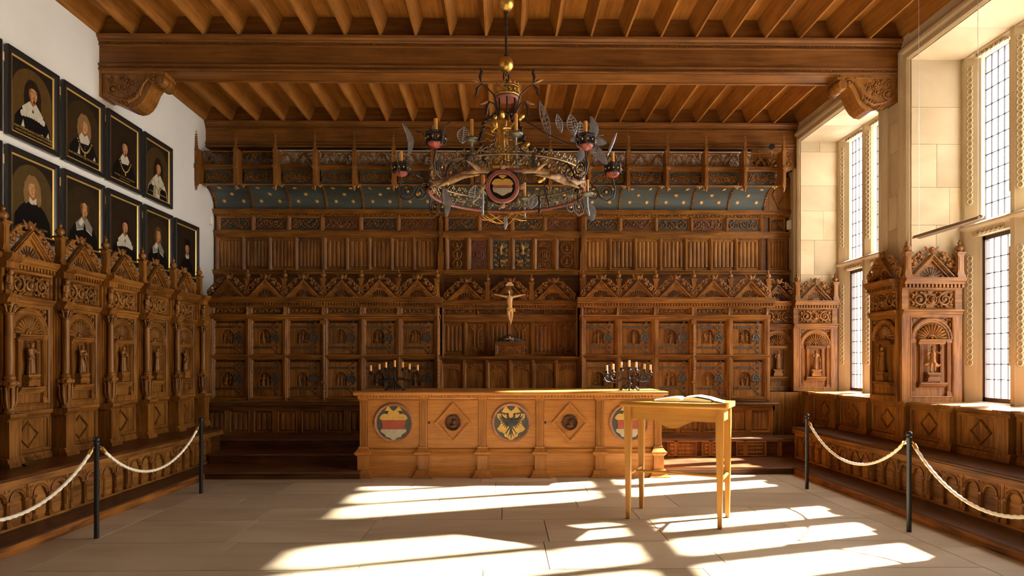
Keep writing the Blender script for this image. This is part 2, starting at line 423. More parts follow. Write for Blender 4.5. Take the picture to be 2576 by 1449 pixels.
# ------------------------------------------------------------------ ceiling: boards, wedge joists, end boards, beams
ce = struct(ob('ceiling', MB().box(-5.2, 6.0, -4.6, 11.5, 5.83, 6.1), ceil_w))
NJ = 23; PJ = 10.0/NJ
def joist_mesh(y0, y1):
    return MB().ext([(-0.012, 5.58), (0.012, 5.58), (0.012, 5.60), (0.095, 5.84), (-0.095, 5.84), (-0.012, 5.60)], y0, y1, 'y').mesh('joist', ceil_w)
jn, jf = joist_mesh(-4.5, 7.95), joist_mesh(8.18, 10.77)
hw = MB().ext([(-0.0, 5.58), (0.012, 5.58), (0.012, 5.60), (0.095, 5.84), (0.0, 5.84)], -4.5, 7.95, 'y').mesh('joist', ceil_w)
hf = MB().ext([(-0.0, 5.58), (0.012, 5.58), (0.012, 5.60), (0.095, 5.84), (0.0, 5.84)], 8.18, 10.77, 'y').mesh('joist', ceil_w)
for i in range(NJ+1):
    x = -5+PJ*i
    if i in (0, NJ):
        sx = 1 if i == 0 else -1
        ob('joist', hw, None, ce, (x,0,0), scl=(sx,1,1)); ob('joist', hf, None, ce, (x,0,0), scl=(sx,1,1))
    else:
        ob('joist', jn, None, ce, (x,0,0)); ob('joist', jf, None, ce, (x,0,0))
eb = MB().box(-PJ/2+0.002, PJ/2-0.002, 0, 0.03, 5.58, 5.84).mesh('end_board', beam_w)
for i in range(NJ):
    ob('end_board', eb, None, ce, (-5+PJ*(i+0.5), 7.93, 0)); ob('end_board', eb, None, ce, (-5+PJ*(i+0.5), 10.74, 0))
def beam(y, d, label):
    t = thing('ceiling_beam', label, 'beam', (0, y, 0))
    zb = 5.15
    b_ = MB().ext([(0, zb), (d, zb), (d, 5.58), (0, 5.58)], -5.0, 5.0, 'x'); ob('beam_body', b_, beam_w, t)
    top = MB().ext([(0.01, 5.45), (-0.02, 5.462), (-0.02, 5.472), (-0.012, 5.476), (-0.012, 5.50), (-0.035, 5.515), (-0.035, 5.53), (-0.06, 5.55), (-0.065, 5.58), (0.01, 5.58)], -5.0, 5.0, 'x')
    ob('upper_moulding', top, beam_w, t)
    lo = MB().ext([(0.01, 5.15), (-0.02, 5.15), (-0.025, 5.16), (-0.025, 5.175), (-0.012, 5.185), (-0.012, 5.203), (-0.03, 5.212), (-0.03, 5.228), (-0.01, 5.24), (0.01, 5.245)], -5.0, 5.0, 'x')
    lo.ext([(d-0.03, 5.15), (d-0.03, 5.135), (d-0.01, 5.125), (d+0.02, 5.14), (d+0.02, 5.16)], -5.0, 5.0, 'x')
    ob('lower_moulding', lo, beam_w, t)
    dn = MB()
    for i in range(330):
        x = -4.97+i*0.0301; dn.box(x, x+0.016, -0.026, -0.005, 5.478, 5.494)
        dn.box(x, x+0.018, -0.022, -0.005, 5.188, 5.201)
    ob('dentil_row', dn, beam_w, t)
    return t
beam(7.93, 0.27, 'long moulded oak ceiling beam resting on the two big carved corbels')
beam(10.74, 0.27, 'dark moulded oak ceiling beam above the pinnacled gallery')
# ------------------------------------------------------------------ carving helpers
def spiral(d, cx, cz, R, turns, a0, sgn, r, y=0.0, n=14, seg=5, r1=None):
    pts = []; rs = []
    for i in range(n+1):
        t = i/n; a = a0+sgn*turns*2*PI*t; q = R*(1-0.86*t)
        pts.append((cx+q*math.cos(a), y, cz+q*math.sin(a))); rs.append(r*(1-0.45*t))
    d.tube(pts, rs, seg); d.ell((cx, y-r*0.4, cz), (r*1.7, r*1.5, r*1.7), 6, 4)
def leaf(d, x, z, L_, wd, ang, y=0.0, th=0.5):
    d.ell((x, y, z), (L_/2, wd*th, wd/2), 6, 4, Matrix.Rotation(-ang, 4, 'Y'))
def foliage(d, w, h, r, y, seed, n=None):
    rn = random.Random(seed); n = n or max(2, round(w/h*1.25)); cw = w/n; R = min(cw*0.46, h*0.40)
    for i in range(n):
        cx = -w/2+cw*(i+0.5); s = 1 if i % 2 else -1; cz = s*h*0.07
        spiral(d, cx, cz, R, rn.uniform(1.2, 1.7), -s*PI/2+rn.uniform(-.3,.3), rn.choice([1,-1]), r, y)
        for k in range(5):
            a = rn.uniform(0, 2*PI); q = R*rn.uniform(0.95, 1.25)
            px, pz = cx+q*math.cos(a), cz+q*math.sin(a)
            if abs(px) < w/2-r*2 and abs(pz) < h/2-r*2: leaf(d, px, pz, R*0.75, R*0.34, a+rn.uniform(0.5,1.3), y)
    pts = [(-w/2+w*i/(n*5), y, -h*0.36*math.cos(PI*i/5)) for i in range(n*5+1)]
    d.tube(pts, r*0.9, 5)
    return d
def cherub(d, x, z, s, y):
    d.ell((x, y, z), (s*0.42, s*0.36, s*0.5), 10, 7)
    d.ell((x, y-s*0.36, z-s*0.02), (s*0.07, s*0.1, s*0.1), 6, 4); d.ell((x, y-s*0.28, z-s*0.22), (s*0.14, s*0.1, s*0.06), 6, 4)
    for q in (-1, 1):
        d.ell((x+q*s*0.15, y-s*0.30, z+s*0.08), (s*0.06, s*0.06, s*0.05), 6, 4)
        for k in range(4):
            M = Matrix.Rotation(-q*(0.75-k*0.28), 4, 'Y')
            d.ell((x+q*s*(0.82-k*0.09), y+s*0.08, z+s*(0.36-k*0.23)), (s*(0.56-k*0.08), s*0.10, s*0.15), 7, 4, M)
    for k in range(7):
        a = PI*k/6; d.ell((x+s*0.4*math.cos(a), y+s*0.02, z+s*0.12+s*0.42*math.sin(a)), (s*0.14, s*0.2, s*0.13), 6, 4)
def fan(d, cx, cz, R, n, y, a0=0.0, a1=PI, w=0.9, inner=0.2):
    for k in range(n):
        a = a0+(a1-a0)*(k+0.5)/n; st = (a1-a0)/n
        pts = []; rs = []
        for i in range(6):
            t = inner+(1-inner)*i/5; pts.append((cx+R*t*math.cos(a), y, cz+R*t*math.sin(a))); rs.append(R*t*st*0.42*w*(0.6 if i == 5 else 1))
        d.tube(pts, rs, 6)
    d.ell((cx, y, cz), (R*inner, R*inner*0.6, R*inner), 8, 5)
def text_mesh(txt, size, depth=0.0, align='CENTER'):
    if txt.startswith('~'):          # worn, unreadable lettering: uneven upright strokes
        rn = random.Random(len(txt)); d = MB(); n = len(txt); x = -n*size*0.17
        for c in txt:
            if c == '~':
                h = size*rn.uniform(0.42, 0.62); wd = size*rn.uniform(0.08, 0.13)
                d.box(x, x+wd, -h/2, h/2, 0, max(depth*2, 0.0003))
                if rn.random() < 0.6: z = rn.choice([-h/2, 0, h/2-wd]); d.box(x, x+size*0.26, z, z+wd*0.8, 0, max(depth*2, 0.0003))
            x += size*0.34
        return d.mesh('lettering')
    cu = bpy.data.curves.new('lettering', 'FONT'); cu.body = txt; cu.size = size; cu.extrude = depth; cu.align_x = align; cu.align_y = 'CENTER'; cu.resolution_u = 2
    o = bpy.data.objects.new('lettering', cu); COL.objects.link(o)
    dg = bpy.context.evaluated_depsgraph_get(); me = bpy.data.meshes.new_from_object(o.evaluated_get(dg))
    bpy.data.objects.remove(o); bpy.data.curves.remove(cu)
    return me
def remesh(mb, vox, mat, name, smooth_it=4, adapt=0.0):
    o = bpy.data.objects.new('tmp', mb.mesh('tmp')); COL.objects.link(o)
    m = o.modifiers.new('r', 'REMESH'); m.mode = 'VOXEL'; m.voxel_size = vox; m.use_smooth_shade = True
    if smooth_it:
        s = o.modifiers.new('s', 'SMOOTH'); s.factor = 0.5; s.iterations = smooth_it
    dg = bpy.context.evaluated_depsgraph_get(); me = bpy.data.meshes.new_from_object(o.evaluated_get(dg))
    tmp = o.data; bpy.data.objects.remove(o); bpy.data.meshes.remove(tmp)
    me.name = name; me.materials.clear(); me.materials.append(mat)
    return me
def statue(spec, h, mat, name='figure', vox=0.013):
    """carved figure about h tall standing at z 0, front towards -y"""
    d = MB(); g = spec
    lean = g.get('lean', 0.0); turn = g.get('turn', 0.0); hw = g.get('width', 1.0)
    def hemx(z): return lean*z
    if g.get('robe', True):
        nf = 11; rings = [(0.0,0.125),(0.05,0.13),(0.2,0.115),(0.36,0.105),(0.5,0.098),(0.6,0.092),(0.7,0.11),(0.78,0.115),(0.815,0.07)]
        vs = []; n = 44
        for z, r in rings:
            for k in range(n):
                a = 2*PI*k/n; f = 1+(0.13*math.cos(nf*a+z*3) if z < 0.58 else 0.03*math.cos(7*a))
                vs.append((hemx(z)+hw*r*f*math.cos(a)*(1.15 if z > 0.62 else 1), r*f*0.72*math.sin(a), z))
        fs = [(i*n+k, i*n+(k+1) % n, (i+1)*n+(k+1) % n, (i+1)*n+k) for i in range(len(rings)-1) for k in range(n)]
        fs += [tuple(range(n-1,-1,-1)), tuple(range((len(rings)-1)*n, len(rings)*n))]
        d.add(vs, fs)
        for q in (-1, 1): d.ell((q*0.05, -0.10, 0.02), (0.03, 0.06, 0.022), 8, 5)
    else:
        for q in (-1, 1):
            d.tube([(q*0.05, 0, 0.48), (q*0.055+g.get('stride',0)*q, -0.03, 0.27), (q*0.05+g.get('stride',0)*q*1.4, 0.0, 0.03)], [0.062, 0.047, 0.028], 8)
            d.ell((q*0.05+g.get('stride',0)*q*1.4, -0.035, 0.015), (0.025, 0.055, 0.018), 8, 5)
        d.tube([(0,0,0.44), (0,-0.01,0.56), (0,0,0.7), (0,0,0.81)], [0.098, 0.082, 0.105, 0.06], 10)
        d.tube([(0,0,0.36), (0,0,0.52)], [0.118, 0.088], 10)
    hx = hemx(0.9)+g.get('headx', 0)
    d.tube([(hemx(.8),0,0.78), (hx,-0.005,0.88)], [0.045, 0.036], 8)
    d.ell((hx, -0.012, 0.915), (0.052, 0.058, 0.068), 12, 8)
    fx = math.sin(turn); fy = -math.cos(turn)
    d.ell((hx+fx*0.06, -0.012+fy*0.06, 0.908), (0.012, 0.016, 0.02), 6, 5)
    if g.get('beard'): d.ell((hx+fx*0.035, -0.012+fy*0.035, 0.86), (0.036, 0.032, 0.055), 8, 6)
    if g.get('hair'): d.ell((hx-fx*0.015, 0.012, 0.90), (0.062, 0.05, 0.085), 10, 7)
    if g.get('hat'): d.ell((hx, -0.01, 0.955), (0.10, 0.085, 0.02), 12, 5); d.ell((hx, -0.005, 0.975), (0.058, 0.055, 0.035), 10, 5)
    for q, arm in ((-1, g.get('armL', ((-0.15,-.05,.62), (-0.06,-.12,.58)))), (1, g.get('armR', ((0.15,-.05,.62), (0.06,-.12,.58))))):
        s0 = (hemx(.76)+q*0.115*hw, 0, 0.765)
        d.tube([s0, arm[0], arm[1]], [0.046, 0.038, 0.026], 8)
        d.ell(arm[1], (0.03, 0.024, 0.034), 8, 5)
    for it in g.get('items', ()):
        if it[0] == 'rod': d.tube([it[1], it[2]], it[3], 6)
        elif it[0] == 'box': d.box(*it[1])
        elif it[0] == 'ell': d.ell(it[1], it[2], 10, 6)
        elif it[0] == 'tube': d.tube(it[1], it[2], 6, flat=it[3])
    for i, p in enumerate(d.v): d.v[i] = (p[0]*h, p[1]*h, p[2]*h)
    return remesh(d, vox*h, mat, name, 2)
# ------------------------------------------------------------------ stall bays of the side walls
# local frame: x along the wall, front towards -y, z = height above floor
IW = 0.54     # clear panel width
def mk(f, name, mat):
    d = MB(); f(d); return d.mesh(name, mat)
BM = {}
BM['frame'] = lambda d, w: (d.box(-w/2,-IW/2,-0.03,0.06,1.06,2.12), d.box(IW/2,w/2,-0.03,0.06,1.06,2.12), d.box(-IW/2,IW/2,-0.03,0.06,1.06,1.11), d.box(-IW/2,IW/2,0.01,0.05,1.06,2.43),
                          d.frame(-IW/2,IW/2,1.11,2.11,[(0,-0.03),(0.008,-0.036),(0.02,-0.03),(0.022,0.01)]))
def _arch(d):
    d.ring([(0.265,0.01),(0.265,-0.022),(0.25,-0.034),(0.235,-0.034),(0.228,-0.022),(0.21,-0.022),(0.205,-0.012),(0.185,-0.008),(0.185,0.01)], 0, PI, 28, (0,0,1.825))
    for k in range(23):
        a = PI*(k+0.5)/23; d.ell((0.197*math.cos(a), -0.012, 1.825+0.197*math.sin(a)), (0.006,0.008,0.006), 5, 4)
def _shell(d):
    n = 13
    vs = [(0,-0.004,1.825)]; m = n*8
    for k in range(m+1):
        a = PI*k/m; c = abs(math.sin(n*a))
        q = 0.165+0.018*c
        vs.append((0.052*math.cos(a), -0.01-0.006*c, 1.825+0.052*math.sin(a)))
        vs.append((0.11*math.cos(a), -0.012-0.022*c, 1.825+0.11*math.sin(a)))
        vs.append((q*math.cos(a), -0.004-0.034*c, 1.825+q*math.sin(a)))
        vs.append(((q+0.004)*math.cos(a), 0.01, 1.825+(q+0.004)*math.sin(a)))
    fs = []
    for k in range(m):
        a = 1+k*4; b = a+4
        fs += [(a,b,b+1,a+1),(a+1,b+1,b+2,a+2),(a+2,b+2,b+3,a+3)]
    d.add(vs, fs, True)
    d.ring([(0.055,0.01),(0.055,-0.03),(0.045,-0.036),(0.036,-0.02),(0.036,0.0)], 0, PI, 14, (0,0,1.825))
    d.ell((0,-0.02,1.84), (0.022,0.02,0.022), 8, 5)
def _pil(d):
    d.box(-0.03,0.03,-0.014,0.012,1.15,1.80)
    for k in range(4): d.box(-0.026+k*0.0145,-0.026+k*0.0145+0.008,-0.02,-0.013,1.19,1.78)
    d.box(-0.036,0.036,-0.026,0.012,1.12,1.15); d.box(-0.034,0.034,-0.022,0.012,1.15,1.175); d.box(-0.036,0.036,-0.026,0.012,1.78,1.825)
def _lint(d):
    d.ext([(0.012,1.765),(-0.03,1.765),(-0.032,1.775),(-0.042,1.78),(-0.046,1.80),(-0.058,1.806),(-0.058,1.822),(0.012,1.822)], -0.165, 0.165, 'x')
def _sidp(d):
    d.box(-0.02,0.02,-0.02,0.012,1.30,1.77)
    for k in range(3): d.box(-0.016+k*0.012,-0.016+k*0.012+0.007,-0.025,-0.019,1.32,1.75)
def _brack(d):
    d.ext([(0.012,1.235),(-0.035,1.235),(-0.04,1.25),(-0.052,1.255),(-0.058,1.275),(-0.07,1.28),(-0.07,1.298),(0.012,1.298)], -0.165, 0.165, 'x')
def _pedst(d):
    d.ext([(-0.085,1.31),(0.085,1.31),(0.075,1.33),(0.082,1.345),(0.068,1.36),(0.068,1.395),(0.084,1.405),(0.084,1.42),(-0.084,1.42),(-0.084,1.405),(-0.068,1.395),(-0.068,1.36),(-0.082,1.345),(-0.075,1.33)], -0.075, 0.012, 'y')
    d.box(-0.06,0.06,-0.08,-0.07,1.362,1.393)
def _archi(d, w):
    d.ext([(0.03,2.105),(-0.034,2.105),(-0.036,2.12),(-0.048,2.13),(-0.05,2.15),(-0.066,2.165),(-0.068,2.185),(0.03,2.185)], -w/2, w/2, 'x')
def _frz(d, w):
    d.box(-w/2,w/2,-0.012,0.03,2.18,2.44); d.frame(-IW/2-0.02,IW/2+0.02,2.19,2.43,[(0,-0.03),(0.012,-0.036),(0.02,-0.02),(0.03,-0.013)])
    d.box(-w/2,-IW/2-0.02,-0.03,0,2.18,2.44); d.box(IW/2+0.02,w/2,-0.03,0,2.18,2.44)
def _frc(d):
    for q in (-1, 1):
        spiral(d, q*0.155, 2.31, 0.088, 1.7, PI/2, q, 0.015, -0.03, 20, 6)
        for k in range(9):
            a = 2*PI*k/9; leaf(d, q*0.155+0.09*math.cos(a), 2.31+0.09*math.sin(a), 0.055, 0.024, a+q*0.9, -0.026, 0.7)
        for k in range(4): leaf(d, q*(0.05+0.02*k), 2.31+0.085*(-1)**k, 0.05, 0.022, q*0.6*(-1)**k, -0.026, 0.7)
        leaf(d, q*0.235, 2.37, 0.06, 0.03, q*0.8, -0.026); leaf(d, q*0.235, 2.25, 0.06, 0.03, -q*0.8, -0.026)
    d.ring([(0.058,-0.012),(0.058,-0.035),(0.045,-0.042),(0.04,-0.02)], 0, 2*PI, 18, (0,0,2.31), True)
    d.ell((0,-0.035,2.312), (0.028,0.03,0.036), 10, 7); d.ell((0.006,-0.066,2.31), (0.007,0.01,0.011), 6, 4); d.ell((0,-0.03,2.275), (0.032,0.02,0.018), 8, 5)
def _cor(d, w):
    d.ext([(0.04,2.43),(-0.035,2.43),(-0.04,2.445),(-0.045,2.45),(-0.045,2.49),(-0.085,2.495),(-0.09,2.51),(-0.11,2.53),(-0.12,2.545),(-0.12,2.57),(0.04,2.57)], -w/2, w/2, 'x')
    n = int(w/0.045)
    for k in range(n): x = -w/2+w*(k+0.5)/n; d.box(x-0.012,x+0.012,-0.08,-0.04,2.452,2.492)
def _ped(d):
    W, Hh = 0.29, 0.30
    def chev(a, b, y): d.ext([(-W+a,2.57),(0,2.57+Hh-a*Hh/W),(W-a,2.57),(W-b,2.57),(0,2.57+Hh-b*Hh/W),(-W+b,2.57)], y, 0.0, 'y')
    chev(0.0,0.05,-0.05); chev(0.012,0.032,-0.066); chev(0.045,0.085,-0.035)
    # pierced tympanum: scalloped opening, the fan spokes stand in it
    n = 54; m = Hh/W; w2 = W-0.07; vs = []
    for k in range(n+1):
        a = PI*k/n; c, s_ = math.cos(a), math.sin(a)
        q = 0.118+0.022*abs(math.sin(9*a/2)); ro = w2*m/(s_+m*abs(c)) if (s_+m*abs(c)) > 0 else w2
        q = min(q, ro*0.94)
        for r_ in (q, ro):
            for y in (-0.012, 0.0): vs.append((r_*c, y, 2.57+r_*s_))
    fs = []
    for k in range(n):
        a = k*4; b = a+4; fs += [(a,b,b+2,a+2),(a+1,a+3,b+3,b+1),(a,a+1,b+1,b)]
    d.add(vs, fs)
def _pedback(d):
    pass
def _fan(d):
    for k in range(1, 9):
        a = PI*k/9; c, s_ = math.cos(a), math.sin(a); t = (-s_*0.0055, c*0.0055); u = (-s_*0.003, c*0.003)
        d.ext([(0.03*c+u[0],2.574+0.03*s_+u[1]),(0.135*c+t[0],2.574+0.135*s_+t[1]),(0.135*c-t[0],2.574+0.135*s_-t[1]),(0.03*c-u[0],2.574+0.03*s_-u[1])], -0.016, -0.002, 'y')
    d.ring([(0.042,0.0),(0.042,-0.018),(0.0,-0.022)], 0, PI, 12, (0,0,2.572))
    d.box(-0.2,0.2,-0.012,0.0,2.568,2.578)
def _crest(d):
    for q in (-1, 1):
        for k, t in enumerate((0.12, 0.40, 0.68)):
            x = q*(0.29*(1-t)+0.045); z = 2.57+0.30*t+0.055
            spiral(d, x, z, 0.048-0.004*k, 1.4, PI/2*(1-q)+k, -q, 0.015, -0.02, 14, 6)
            leaf(d, x+q*0.035, z+0.03, 0.075, 0.036, q*2.2, -0.02, 0.7); leaf(d, x-q*0.01, z+0.05, 0.07, 0.034, q*0.6, -0.02, 0.7); leaf(d, x-q*0.03, z-0.01, 0.06, 0.03, q*2.6, -0.018, 0.7); leaf(d, x+q*0.02, z-0.04, 0.06, 0.03, q*0.3, -0.018, 0.7)
        pts = [(q*0.325,-0.02,2.58),(q*0.345,-0.02,2.66),(q*0.30,-0.02,2.74),(q*0.21,-0.02,2.82),(q*0.12,-0.02,2.88),(q*0.07,-0.02,2.90)]
        d.tube(pts, 0.013, 5)
def _cher(d): cherub(d, 0, 2.905, 0.075, -0.03)
def _spand(d):
    for q in (1,):
        cherub(d, q*0.225, 2.065, 0.034, -0.012); leaf(d, q*0.235, 2.0, 0.07, 0.022, PI/2, -0.008); leaf(d, q*0.165, 2.085, 0.06, 0.02, 0.1, -0.008)
SH = {k: mk(f, k, m) for k, f, m in [('arch',_arch,oakx),('shell',_shell,oakc),('pilaster',_pil,oak),('lintel',_lint,oakx),('side_pilaster',_sidp,oak),('bracket_shelf',_brack,oakx),
      ('pedestal',_pedst,oakx),('frieze_carving',_frc,oakc),('pediment',_ped,oakx),('shell_fan',_fan,oakc),('crest',_crest,oakc),('cherub_head',_cher,oakc),('spandrel_carving',_spand,oakc)]}
def _fin(d):
    d.box(-0.048,0.048,-0.048,0.048,2.57,2.60); d.ext([(-0.048,2.60),(0.048,2.60),(0.034,2.66),(0.034,2.83),(0.05,2.86),(0.05,2.88),(-0.05,2.88),(-0.05,2.86),(-0.034,2.83),(-0.034,2.66)], -0.034, 0.034, 'y')
    d.box(-0.05,0.05,-0.05,0.05,2.86,2.88); d.box(-0.02,0.02,-0.038,-0.033,2.66,2.82)
    d.lathe([(0.02,2.88),(0.018,2.89),(0.036,2.905),(0.046,2.93),(0.036,2.955),(0.014,2.97),(0.012,2.978),(0.02,2.99),(0.021,3.0),(0.012,3.01),(0.006,3.015),(0.009,3.025),(0.002,3.035)], 14)
SH['finial'] = mk(_fin, 'finial', oakc)
def _col(d):
    d.lathe([(0.05,1.06),(0.052,1.075),(0.045,1.08),(0.045,1.09)], 16)
    d.lathe([(0.036,1.38),(0.047,1.385),(0.047,1.41),(0.036,1.415),(0.035,1.44),(0.034,1.9),(0.032,2.0)], 14)
def _drum(d):
    d.lathe([(0.045,1.09),(0.036,1.10),(0.05,1.16),(0.054,1.24),(0.05,1.30),(0.04,1.32)], 16)
    for k in range(8):
        a = 2*PI*k/8+0.2; c, s = math.cos(a), math.sin(a)
        d.tube([(0.04*c,0.04*s,1.11),(0.057*c,0.057*s,1.19),(0.058*c,0.058*s,1.27),(0.066*c,0.066*s,1.31)], [0.006,0.013,0.011,0.005], 5)
    d.lathe([(0.04,1.315),(0.062,1.33),(0.062,1.36),(0.045,1.38)], 16)
    for k in range(4):
        a = PI/2*k+PI/4; d.ell((0.058*math.cos(a),0.058*math.sin(a),1.345), (0.022,0.022,0.024), 7, 5)
def _cap(d):
    d.lathe([(0.032,1.99),(0.04,2.0),(0.04,2.012),(0.033,2.02),(0.036,2.05),(0.05,2.09)], 14)
    for k in range(8):
        a = 2*PI*k/8; c, s = math.cos(a), math.sin(a); h = 0.0 if k % 2 else 0.02
        d.tube([(0.034*c,0.034*s,2.02),(0.045*c,0.045*s,2.05+h),(0.066*c,0.066*s,2.07+h),(0.064*c,0.064*s,2.055+h)], [0.012,0.013,0.009,0.004], 5)
    d.box(-0.058,0.058,-0.058,0.058,2.09,2.108)
SH['column'] = mk(_col, 'column', oakc); SH['column_drum'] = mk(_drum, 'column_drum', oakc); SH['capital'] = mk(_cap, 'capital', oakc)
def _term(d):
    d.box(-0.04,0.04,-0.03,0.03,2.18,2.22); d.tube([(0,-0.01,2.22),(0,-0.035,2.30),(0,-0.035,2.36)], [0.02,0.035,0.03], 8)
    d.ell((0,-0.045,2.395), (0.028,0.028,0.034), 10, 7)
    for q in (-1, 1): d.tube([(q*0.03,-0.035,2.35),(q*0.05,-0.045,2.30),(q*0.02,-0.065,2.28)], 0.011, 6)
    leaf(d, 0, 2.25, 0.05, 0.05, PI/2, -0.035)
SH['term_figure'] = mk(_term, 'term_figure', oakc)
def _cped(d):      # pedestal block below a column, seat to ledge
    d.box(-0.075,0.075,-0.17,0.0,0.64,1.0)
    d.frame(-0.075,0.075,0.64,1.0,[(0.0,-0.17),(0.0,-0.175),(0.016,-0.175),(0.02,-0.168)])
    d.ext([(0.0,0.56),(-0.2,0.56),(-0.2,0.585),(-0.19,0.60),(-0.18,0.63),(-0.17,0.645),(0,0.645)], -0.1, 0.1, 'x')
    d.ext([(0.0,0.99),(-0.172,0.99),(-0.185,1.005),(-0.195,1.015),(-0.21,1.03),(-0.21,1.06),(0,1.06)], -0.105, 0.105, 'x')
SH['column_pedestal'] = mk(_cped, 'column_pedestal', oak)
def _resp(d):      # returns behind the column: vertical moulded backing
    for k, (x0, y0) in enumerate(((0.062,-0.04),(0.045,-0.055),(0.03,-0.075))): d.box(-x0,x0,y0,0.0,1.06,2.11)
    d.box(-0.07,0.07,-0.06,0,2.18,2.44); d.box(-0.045,0.045,-0.085,0,2.18,2.44)
    d.ext([(0.0,2.105),(-0.15,2.105),(-0.155,2.13),(-0.165,2.15),(-0.178,2.165),(-0.178,2.185),(0,2.185)], -0.07, 0.07, 'x')
    d.ext([(0.0,2.43),(-0.15,2.43),(-0.155,2.445),(-0.155,2.49),(-0.185,2.51),(-0.205,2.53),(-0.21,2.57),(0,2.57)], -0.08, 0.08, 'x')
SH['respond'] = mk(_resp, 'respond', oak)
def _basep(d, w):
    d.box(-w/2,w/2,0.0,0.05,0.56,1.03); d.frame(-w/2+0.09,w/2-0.09,0.64,1.0,[(0,-0.0),(0,-0.03),(0.012,-0.03),(0.02,-0.018),(0.03,-0.018),(0.034,0.0)])
    d.ext([(0.02,0.56),(-0.05,0.56),(-0.05,0.585),(-0.04,0.60),(-0.03,0.63),(0.02,0.64)], -w/2, w/2, 'x')
def _ledge(d, w):
    d.ext([(0.05,0.99),(-0.02,0.99),(-0.035,1.005),(-0.045,1.015),(-0.06,1.03),(-0.06,1.06),(0.05,1.06)], -w/2, w/2, 'x')
def _dia(d):
    a, b = 0.15, 0.135
    for (u, v, y) in ((0.0,0.022,-0.016),(0.006,0.014,-0.022)):
        k = b/a
        P = [(a-u,0.82),(0,0.82+(a-u)*k),(-(a-u),0.82),(0,0.82-(a-u)*k)]; Q = [(a-v,0.82),(0,0.82+(a-v)*k),(-(a-v),0.82),(0,0.82-(a-v)*k)]
        for i in range(4): d.ext([P[i],P[(i+1)%4],Q[(i+1)%4],Q[i]], y, 0.002, 'y')
SH['diamond_moulding'] = mk(_dia, 'diamond_moulding', oakx)
_wc = {}
def WM(key, w, f, mat):
    k = (key, round(w,3))
    if k not in _wc: _wc[k] = mk(lambda d: f(d, w), key, mat)
    return _wc[k]
def bay(label, loc, rz, w, fig, lettering=None, column=True, base=True, group=None, end_col=False, pil=True):
    t = thing('carved_stall', label, 'stall', loc, rz, group)
    P = lambda n, x=0.0, par=t, **k: ob(n, SH[n], None, par, (x,0,0), **k)
    ob('panel_frame', WM('panel_frame', w, BM['frame'], oak), None, t)
    P('arch'); P('shell')
    if pil:
        P('pilaster', -0.225); P('pilaster', 0.225)
    P('lintel'); P('side_pilaster', -0.125); P('side_pilaster', 0.125); P('bracket_shelf'); pe = P('pedestal'); P('spandrel_carving'); P('spandrel_carving', scl=(-1,1,1))
    if lettering:
        me = text_mesh(lettering, 0.036, 0.002); me.materials.clear(); me.materials.append(oakc); lo = ob('lettering', me, None, pe, (0,-0.081,1.377), (PI/2,0,0))
        if lo.dimensions.x > 0.115: lo.scale = (0.115/lo.dimensions.x, 1, 1)
    ob('figure', fig, None, t, (0,-0.04,1.42))
    ob('architrave', WM('architrave', w, _archi, oakx), None, t); fb = ob('frieze', WM('frieze', w, _frz, oakx), None, t); ob('frieze_carving', SH['frieze_carving'], None, fb)
    ob('cornice', WM('cornice', w, _cor, oakx), None, t)
    p = P('pediment'); ob('shell_fan', SH['shell_fan'], None, p); ob('crest', SH['crest'], None, p); ob('cherub_head', SH['cherub_head'], None, p)
    if base:
        bp = ob('base_panel', WM('base_panel', w, _basep, oak), None, t); ob('diamond_moulding', SH['diamond_moulding'], None, bp); ob('ledge', WM('ledge', w, _ledge, oakx), None, t)
    if not column and pil:
        for x in (-w/2+0.05, w/2-0.05): ob('finial', SH['finial'], None, t, (x,-0.05,0))
    for x in ([-w/2] if column else []) + ([w/2] if end_col else []):
        P('respond', x); c = ob('column', SH['column'], None, t, (x,-0.12,0))
        ob('column_drum', SH['column_drum'], None, c); ob('capital', SH['capital'], None, c)
        P('column_pedestal', x); ob('term_figure', SH['term_figure'], None, t, (x,-0.085,0)); ob('finial', SH['finial'], None, t, (x,-0.06,0))
    return t
